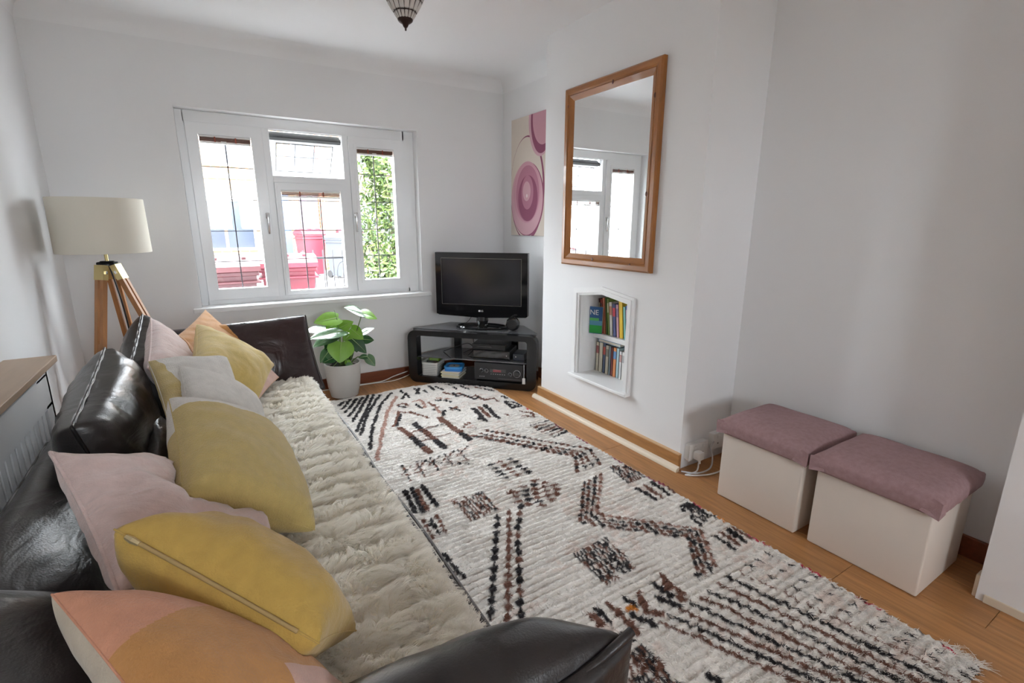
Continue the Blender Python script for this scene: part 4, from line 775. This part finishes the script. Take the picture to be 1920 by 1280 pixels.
# what still pokes from a front cushion into a rear one is tucked back to the rear one's surface
for sweep in range(2):
    for ci_ in (7, 5, 4, 3, 2, 1, 6, 8, 0):
        cover = CUSH[ci_][1]; M = cover.matrix_world; Mi = M.inverted()
        for cj_ in range(9):
            if cj_ == ci_ or (ci_, cj_) in ((2, 0), (3, 2)): continue       # the pale yellow cushion keeps its shape
            tr, lo, hi, cc = world_bvh(CUSH[cj_][1])
            A = np.array([M @ v.co for v in cover.data.vertices])
            for vi in np.nonzero(((A > lo) & (A < hi)).all(1))[0]:
                p_ = Vector(A[vi])
                if inside(tr, p_):
                    q, nq, _i, dq = tr.find_nearest(p_)
                    if dq > 1e-5: cover.data.vertices[int(vi)].co = Mi @ (q+(q-p_).normalized()*.001)
        cover.data.update()
for t, cover, nn_, ridx, pip, m0 in CUSH:
    M = cover.matrix_world; R_ = [tuple(M @ cover.data.vertices[i].co) for i in ridx]
    t.w('piping' if pip else 'seam', tube(R_, .0042 if pip else .0016, 6, True), pip or m0, cover, smooth=True)

# ---------------------------------------------------------------- pendant lamp
pe = Thing('pendant_lamp', 'dark metal pendant lantern with glass beads under the ceiling', 'pendant lamp', (.722, 1.92, ZC)); DM = mat('bronze', (.045, .025, .02), .4, metal=.7)
pz = lambda z: z-ZC
prof = [(.024, 1.972), (.040, 1.995), (.062, 2.03), (.080, 2.07), (.092, 2.12), (.098, 2.17), (.090, 2.22), (.070, 2.26), (.045, 2.29)]
pe.p('finial', lathe([(0, pz(1.936)), (.003, pz(1.937)), (.004, pz(1.946)), (.008, pz(1.949)), (.012, pz(1.958)), (.022, pz(1.964)), (.027, pz(1.969)), (.028, pz(1.976)), (0, pz(1.976))], 20), DM, smooth=40)
for i in range(16): a = 2*PI*i/16; pe.p('rib', tube([(r_*math.cos(a), r_*math.sin(a), pz(z_)) for r_, z_ in prof], .0012, 5), DM)
for r_, z_ in prof[1:]: pe.p('hoop', tube([(r_*math.cos(a), r_*math.sin(a), pz(z_)) for a in np.linspace(0, 2*PI, 32, endpoint=False)], .0012, 5, True), DM)
GB = mat('bead_glass', (.62, .60, .58), .12, spec=.8)
bead = None
for k_ in range(len(prof)-1):
    (ra, za), (rb, zb) = prof[k_], prof[k_+1]; rm, zm = (ra+rb)/2, (za+zb)/2; wd = rm*2*math.sin(PI/16)*.86; hh = math.hypot(rb-ra, zb-za)*.86; tl = math.atan2(rb-ra, zb-za); me = None
    for i in range(16):
        a = 2*PI*(i+.5)/16
        if me is None:
            o = pe.p('glass_bead', box((-.003, -wd/2, -hh/2), (.003, wd/2, hh/2), .0025, 1), GB); me = o.data
        else: o = bpy.data.objects.new('glass_bead', me); COL.objects.link(o); o.parent = pe.o
        o.location = (rm*math.cos(a)*.985, rm*math.sin(a)*.985, pz(zm)); o.rotation_euler = (0, tl, a)
pe.p('cap', lathe([(.046, pz(2.288)), (.046, pz(2.296)), (.015, pz(2.31)), (.008, pz(2.33)), (0, pz(2.33))], 20), DM); pe.p('stem', tube([(0, 0, pz(2.32)), (0, 0, pz(2.38))], .005, 8), DM); pe.p('ceiling_rose', lathe([(0, pz(2.37)), (.03, pz(2.372)), (.045, pz(2.389)), (0, pz(2.389))], 24), DM, smooth=40)

# ---------------------------------------------------------------- rug
RGX0, RGX1, RGY0, RGY1 = -.05, 1.775, .275, 3.50
RES = 250.; NW, NH = int((RGX1-RGX0)*RES), int((RGY1-RGY0)*RES)
WOOL = np.array([.76, .72, .675]); BRN = np.array([.17, .075, .05]); BLK = np.array([.020, .016, .018]); PKB = np.array([.42, .25, .20])
IMG = np.tile(WOOL, (NH, NW, 1)).astype(np.float64); HGT = np.zeros((NH, NW))
gy, gx = np.mgrid[0:NH, 0:NW]; GX, GYY = RGX0+gx/RES, RGY0+gy/RES
def vnoise(fx, fy, seed):
    r = np.random.default_rng(seed); g = r.random((int(4*fy)+3, int(2*fx)+3)); u = (GX-RGX0)*fx; v = (GYY-RGY0)*fy; i, j = u.astype(int), v.astype(int); a, b = u-i, v-j; a, b = a*a*(3-2*a), b*b*(3-2*b)
    i = np.minimum(i, g.shape[1]-2); j = np.minimum(j, g.shape[0]-2); return g[j, i]*(1-a)*(1-b)+g[j, i+1]*a*(1-b)+g[j+1, i]*(1-a)*b+g[j+1, i+1]*a*b
JIT = (vnoise(60, 60, 1)-.5)*.013; JIT2 = (vnoise(60, 60, 2)-.5)*.013
def f2(p): q = onz(p[0], p[1], .02); return np.array(q[:2])
def seg(a, b, wd, col, jit=1.0):
    d = b-a; L_ = np.linalg.norm(d); x0, x1 = min(a[0], b[0])-wd-.02, max(a[0], b[0])+wd+.02; y0, y1 = min(a[1], b[1])-wd-.02, max(a[1], b[1])+wd+.02
    i0, i1 = max(0, int((x0-RGX0)*RES)), min(NW, int((x1-RGX0)*RES)+1); j0, j1 = max(0, int((y0-RGY0)*RES)), min(NH, int((y1-RGY0)*RES)+1)
    if i0 >= i1 or j0 >= j1: return
    X_, Y_ = GX[j0:j1, i0:i1]+JIT[j0:j1, i0:i1]*jit, GYY[j0:j1, i0:i1]+JIT2[j0:j1, i0:i1]*jit
    t_ = np.clip(((X_-a[0])*d[0]+(Y_-a[1])*d[1])/max(L_*L_, 1e-9), 0, 1); dist = np.hypot(X_-a[0]-t_*d[0], Y_-a[1]-t_*d[1]); m_ = dist < wd/2
    IMG[j0:j1, i0:i1][m_] = col; HGT[j0:j1, i0:i1][m_] = .004
def line(pts, wd, cols, crop, knots=0):
    pts = [f2((crop[0]+p[0]*crop[2], crop[1]+p[1]*crop[2])) for p in pts]; k_ = 0
    for a, b in zip(pts, pts[1:]):
        L_ = np.linalg.norm(b-a)
        if not knots:
            n_ = max(1, int(L_/.05))
            for i in range(n_): seg(a+(b-a)*i/n_, a+(b-a)*(i+1)/n_, wd, cols[(i//3) % len(cols)] if len(cols) > 1 else cols[0])
        else:
            n_ = max(1, int(L_/knots))
            for i in range(n_): dia(a+(b-a)*(i+.5)/n_, (b-a)/L_, knots*.62, wd*.56, cols[k_ % len(cols)]); k_ += 1
def dia(c, d, l, wd, col):
    x0, x1, y0, y1 = c[0]-.06, c[0]+.06, c[1]-.06, c[1]+.06; i0, i1 = max(0, int((x0-RGX0)*RES)), min(NW, int((x1-RGX0)*RES)+1); j0, j1 = max(0, int((y0-RGY0)*RES)), min(NH, int((y1-RGY0)*RES)+1)
    if i0 >= i1 or j0 >= j1: return
    X_, Y_ = GX[j0:j1, i0:i1]+JIT[j0:j1, i0:i1]*.4-c[0], GYY[j0:j1, i0:i1]+JIT2[j0:j1, i0:i1]*.4-c[1]; m_ = np.abs(X_*d[0]+Y_*d[1])/l+np.abs(X_*d[1]-Y_*d[0])/wd < 1
    IMG[j0:j1, i0:i1][m_] = col; HGT[j0:j1, i0:i1][m_] = .004
def patch(quad, crop, cols, n_, dens=.8, seed=0):
    q = [f2((crop[0]+p[0]*crop[2], crop[1]+p[1]*crop[2])) for p in quad]; r = np.random.default_rng(seed)
    for i in range(n_):
        t_ = (i+.5)/n_; a, b = q[0]+(q[1]-q[0])*t_, q[3]+(q[2]-q[3])*t_; m_ = max(2, int(np.linalg.norm(b-a)/.022))
        for j in range(m_):
            if r.random() < dens: p0, p1 = a+(b-a)*(j+.1)/m_, a+(b-a)*(j+.8)/m_; seg(p0, p1, .010, cols[int(r.integers(len(cols)))], .8)
A_, B_, C_ = (620, 700, .328), (1000, 780, .3907), (1240, 1000, .3542)
# woven motifs, far end to near end
for p_, c in (([(345, 110), (285, 180), (240, 300), (225, 425)], BLK), ([(375, 130), (320, 230), (285, 380), (265, 490)], PKB), ([(280, 120), (210, 230), (172, 350)], BLK), ([(245, 120), (160, 300), (150, 330)], BLK), ([(215, 125), (128, 272)], BLK), ([(185, 135), (104, 246)], BLK), ([(150, 145), (84, 220)], BLK), ([(115, 150), (66, 198)], BLK), ([(80, 160), (45, 182)], BLK)): line(p_, .022, [c], A_)
for p_, c in (([(400, 100), (410, 108)], BLK), ([(410, 140), (430, 112), (450, 135)], BLK), ([(480, 85), (505, 112)], BLK), ([(505, 82), (490, 112)], BLK), ([(535, 95), (548, 105)], BLK), ([(560, 70), (590, 90)], BLK), ([(600, 75), (640, 90)], BLK), ([(655, 60), (690, 62)], BLK), ([(700, 75), (715, 85)], BLK), ([(740, 70), (785, 88)], BLK), ([(830, 78), (860, 85)], BRN), ([(880, 85), (930, 100)], BLK), ([(645, 105), (700, 120), (730, 110), (790, 135), (830, 122), (880, 150), (930, 140), (960, 155)], BRN), ([(700, 108), (720, 130), (760, 118), (820, 145), (850, 130)], BLK), ([(980, 130), (1005, 138)], BLK), ([(600, 150), (690, 158)], BLK), ([(610, 140), (680, 145)], PKB), ([(490, 180), (520, 195)], BLK), ([(470, 160), (510, 148), (530, 165), (540, 190)], PKB), ([(560, 165), (610, 190)], BRN), ([(590, 205), (655, 215), (640, 235)], BLK), ([(600, 190), (630, 225)], PKB), ([(680, 190), (735, 210)], BLK), ([(690, 205), (720, 190)], BRN), ([(385, 180), (415, 170), (440, 185)], BRN), ([(390, 190), (430, 195)], BLK), ([(360, 300), (392, 220), (470, 225), (560, 250)], BRN), ([(378, 300), (402, 232)], BLK), ([(1000, 230), (1015, 240)], BRN), ([(1000, 160), (1060, 165), (1095, 185), (1040, 195), (1000, 165)], BLK), ([(1020, 172), (1070, 185)], BLK), ([(1085, 215), (1150, 225), (1160, 245), (1095, 240)], BRN)): line(p_, .020, [c], A_)
for p_, c in (([(400, 310), (565, 445)], [BRN, BLK, BRN]), ([(480, 285), (650, 420)], [BLK, BRN]), ([(620, 250), (795, 375)], [BRN, BRN, BLK])): line(p_, .042, c, A_)
for p_ in ([(455, 335), (650, 290)], [(520, 385), (690, 340)]): line(p_, .012, [BRN, BLK], A_)
for i in range(5):
    line([(400+80*i, 560-28*i+20), (470+80*i, 460-28*i+60)], .014, [BRN, BLK], A_, .03); line([(405+80*i, 520-22*i), (460+80*i, 620-32*i)], .014, [BLK, BRN], A_, .03)
line([(440, 575), (800, 490)], .010, [BRN], A_, .025); line([(480, 500), (790, 515)], .010, [BLK], A_, .03)
for p_ in ([(880, 322), (1480, 430), (1540, 525)], [(845, 337), (1440, 450), (1500, 530)], [(815, 350), (1425, 462), (1455, 545)], [(785, 350), (1400, 470), (1408, 568)]): line(p_, .026, [BRN, BLK, BRN], A_, .034)
for p_, c in (([(815, 198), (885, 270)], BLK), ([(850, 190), (905, 245)], BRN), ([(882, 182), (960, 256)], BLK), ([(850, 255), (885, 270)], BLK)): line(p_, .030, [c], A_)
for a, b in (((760, 285), (825, 300)), ((750, 300), (830, 312)), ((770, 278), (810, 284))): line([a, b], .020, [BRN, PKB], A_, .03)
for i in range(7): line([(1142+i*22, 295+i*11), (1250+i*17, 265+i*10)], .014, [(BLK, BRN)[i % 2]], A_)
for i in range(5): line([(890+20*i, 535+18*i-8), (1050+27*i, 482+18*i)], .026, [BLK, BRN, BLK, BRN], A_, .048)
for i in range(7):
    w_ = math.sin(PI*(i+.7)/7.4); cx_, cy_ = 1165+8*i, 610+24*i; line([(cx_-165*w_, cy_+30*w_), (cx_+130*w_, cy_-25*w_)], .028, [BRN, BLK, BRN, BRN], A_, .046)
line([(995, 680), (1060, 690)], .026, [BRN], A_, .04); line([(1020, 660), (1050, 700)], .026, [BRN], A_, .04)
for p_, c in (([(425, 672), (485, 792)], BLK), ([(460, 660), (528, 785)], BLK), ([(490, 665), (555, 772)], BRN), ([(525, 645), (604, 756)], BLK)): line(p_, .024, [c, c, BRN], A_)
patch([(690, 725), (870, 670), (965, 775), (795, 840)], A_, [BLK, BRN, BRN], 11, .85, 1)
for p_, c in (([(520, 830), (590, 945)], BRN), ([(565, 825), (625, 920)], BLK), ([(600, 805), (662, 912)], BRN), ([(540, 870), (610, 850)], BLK)): line(p_, .022, [c], A_, .035)
line([(955, 800), (912, 1400)], .030, [BLK], A_, .050); line([(1020, 775), (1010, 1430)], .028, [BRN], A_, .046); line([(1090, 740), (1068, 900), (1088, 1410)], .030, [BLK, BRN, BLK], A_, .048)
for i in range(6): line([(640+19*i, 1025+25*i), (660+20*i, 1035+26*i)], .018, [BLK], A_)
for o_, cc in (((0, 0), [BLK, BRN]), ((26, -12), [BRN, BRN, BLK]), ((54, -24), [BLK, BLK, BRN]), ((80, -38), [BRN, PKB])): line([(245+o_[0], 310+o_[1]), (225+o_[0], 505+o_[1]), (745+o_[0]*.7, 578+o_[1]), (795+o_[0], 775+o_[1]*1.2)], .022, cc, B_, .034)
patch([(190, 665), (350, 575), (505, 715), (350, 810)], B_, [BLK, BRN, BLK], 13, .9, 2); patch([(365, 242), (440, 226), (545, 285), (450, 325)], B_, [BLK, BRN], 9, .85, 3); patch([(690, 432), (745, 405), (880, 485), (800, 525)], B_, [BLK], 9, .75, 4); patch([(400, 1170), (530, 1095), (740, 1310), (420, 1330)], B_, [BRN, BLK], 12, .85, 5)
for p_, c in (([(500, 345), (590, 395)], BLK), ([(535, 330), (620, 388)], BRN), ([(568, 316), (650, 372)], BLK), ([(600, 310), (672, 360)], BRN), ([(872, 575), (960, 630)], BLK), ([(905, 560), (985, 610)], BRN), ([(935, 545), (1015, 598)], BLK), ([(965, 535), (1045, 580)], BRN)): line(p_, .022, [c], B_)
for p_, c in (([(575, 800), (660, 860)], BLK), ([(620, 765), (652, 830)], BRN), ([(670, 815), (715, 845)], BRN), ([(600, 870), (690, 905)], BLK), ([(450, 882), (482, 900)], BLK), ([(505, 855), (540, 925)], BRN), ([(540, 935), (615, 945)], BRN), ([(480, 960), (512, 975)], BLK), ([(530, 975), (572, 992)], BLK), ([(690, 860), (720, 875)], BRN), ([(355, 895), (500, 1035)], BRN), ([(305, 925), (365, 985)], BLK), ([(270, 950), (325, 1000)], BRN), ([(430, 1045), (462, 1072)], BLK), ([(850, 1245), (900, 1285)], BLK)): line(p_, .024, [c], B_)
line([(460, 920), (480, 925)], .02, [np.array([.6, .22, .03])], B_)
for i in range(12):
    t_ = i/11; s0 = (545-545*t_, 92+378*t_); sl_ = .50-.07*t_; line([s0, (s0[0]+560, s0[1]+560*sl_), (s0[0]+1400, s0[1]+1400*(sl_+.02))], .009 if i < 4 else .014, [(BLK, BRN)[i % 2]] if i > 2 else [BLK, WOOL*.8], C_, .035 if i < 4 else 0)
# red binding knots on the right edge
edge = GX > RGX1-.026
for a, b, c in ((.33, .36, (.45, .02, .05)), (.52, .60, (.45, .02, .05)), (.70, .78, (.45, .02, .05)), (.90, 1.0, (.45, .02, .05)), (1.10, 1.14, (.65, .22, .02)), (1.22, 1.27, (.45, .02, .05)), (1.42, 1.56, (.22, .03, .05)), (1.72, 1.80, (.20, .03, .05)), (2.0, 2.1, (.3, .03, .05)), (2.25, 2.32, (.2, .03, .05)), (2.62, 2.66, (.55, .04, .04))): IMG[edge & (GYY > a) & (GYY < b)] = c
IMG *= (.90+.20*vnoise(90, 90, 3))[..., None]*(.93+.14*vnoise(4, 60, 4))[..., None]
tint = (vnoise(6, 9, 5) > .62) & (vnoise(30, 70, 6) > .6); IMG[tint] *= np.array([.95, .88, .86])
ROW = .5+.5*np.sin(2*PI*(GYY+.010*(vnoise(8, 14, 8)-.5))/.030)
Z0 = .012+HGT+.009*ROW*(.3+1.0*vnoise(10, 20, 9))+.007*(vnoise(70, 70, 7)-.5)+.004*(vnoise(6, 6, 10)-.5)
brd = np.minimum(np.minimum(gx, NW-1-gx), np.minimum(gy, NH-1-gy))/RES; Z0 = np.where(brd < .012, Z0*(.3+.7*brd/.012), Z0); Z0 = np.maximum(Z0, .003)
_lx, _ly = (GX-1.653)*math.cos(RZ)+(GYY-3.30)*math.sin(RZ), -(GX-1.653)*math.sin(RZ)+(GYY-3.30)*math.cos(RZ); PRESS = (np.abs(_lx) < .535) & (_ly > -.012)
for fx in (-.47, .32):
    for fy in (.42, 2.90): PRESS |= (np.abs(GX-fx) < .05) & (np.abs(GYY-fy) < .05)
Z0[PRESS] = .0018
rug = Thing('rug', 'cream Berber wool rug with brown and black knotted motifs', 'rug', ((RGX0+RGX1)/2, (RGY0+RGY1)/2, 0))
st = 2; sx_, sy_ = gx[::st, ::st], gy[::st, ::st]; WX, WY, WZ = GX[::st, ::st].copy(), GYY[::st, ::st].copy(), Z0[::st, ::st]; WX = WX+np.where(sx_ > NW-8, .010*(vnoise(4, 5, 12)[::st, ::st]-.5), 0)
h_, w_ = WX.shape; me = bpy.data.meshes.new('pile'); vv = np.c_[WX.ravel()-(RGX0+RGX1)/2, WY.ravel()-(RGY0+RGY1)/2, WZ.ravel()]
ii = np.arange(h_*w_).reshape(h_, w_); ff = np.stack([ii[:-1, :-1], ii[:-1, 1:], ii[1:, 1:], ii[1:, :-1]], -1).reshape(-1, 4)
me.vertices.add(len(vv)); me.vertices.foreach_set('co', vv.ravel()); me.loops.add(ff.size); me.loops.foreach_set('vertex_index', ff.ravel()); me.polygons.add(len(ff)); me.polygons.foreach_set('loop_start', np.arange(0, ff.size, 4)); me.polygons.foreach_set('use_smooth', np.ones(len(ff), bool)); me.update(calc_edges=True)
ca_ = me.color_attributes.new('col', 'FLOAT_COLOR', 'POINT'); ca_.data.foreach_set('color', np.c_[IMG[::st, ::st].reshape(-1, 3), np.ones(h_*w_)].ravel().astype(np.float32))
RUGM = attrmat('wool_pile', 'col', .95, .2); me.materials.append(RUGM); ro = bpy.data.objects.new('woven_ground', me); COL.objects.link(ro); ro.parent = rug.o
obj('backing', box((-(RGX1-RGX0)/2+.004, -(RGY1-RGY0)/2+.004, .001), ((RGX1-RGX0)/2-.004, (RGY1-RGY0)/2-.004, .003)), mat('rug_back', (.5, .45, .4), .95), rug.o)
n = 150000; jx = RNG.integers(90, NW-6, n); jy = (NH*RNG.random(n)**1.25).astype(int); jy = np.minimum(jy, NH-1); k_ = ~PRESS[jy, jx]; jx, jy = jx[k_], jy[k_]; n = len(jx); roots = np.c_[GX[jy, jx], GYY[jy, jx], Z0[jy, jx]-.002]
sh = np.clip((1.3-GYY[jy, jx])/.9, 0, 1); dr = np.c_[RNG.normal(size=n)*.55, RNG.normal(size=n)*.55-.35, .85+.0*sh]; dr /= np.linalg.norm(dr, axis=1)[:, None]
hair('wool_tufts', rug.o, ((RGX0+RGX1)/2, (RGY0+RGY1)/2, 0), roots, dr, RNG.uniform(.006, .011, n)*(1+.9*sh), np.c_[RNG.normal(size=n)*.3, RNG.normal(size=n)*.3-.2, -.35*np.ones(n)], .0011, RUGM, 3, IMG[jy, jx])
n = 120; yy = RNG.uniform(RGY0, RGY0+.10, n); fr = np.c_[np.full(n, RGX1-.01)+RNG.normal(size=n)*.004, yy, np.full(n, .010)]; dr = np.c_[.8+RNG.normal(size=n)*.2, -.5+RNG.normal(size=n)*.5, .02+RNG.normal(size=n)*.06]
hair('fringe', rug.o, ((RGX0+RGX1)/2, (RGY0+RGY1)/2, 0), fr, dr, RNG.uniform(.015, .04, n), np.c_[RNG.normal(size=n)*.3, RNG.normal(size=n)*.4, np.full(n, -.08)], .0011, mat('fringe_wool', (.66, .60, .54), .9), 5)
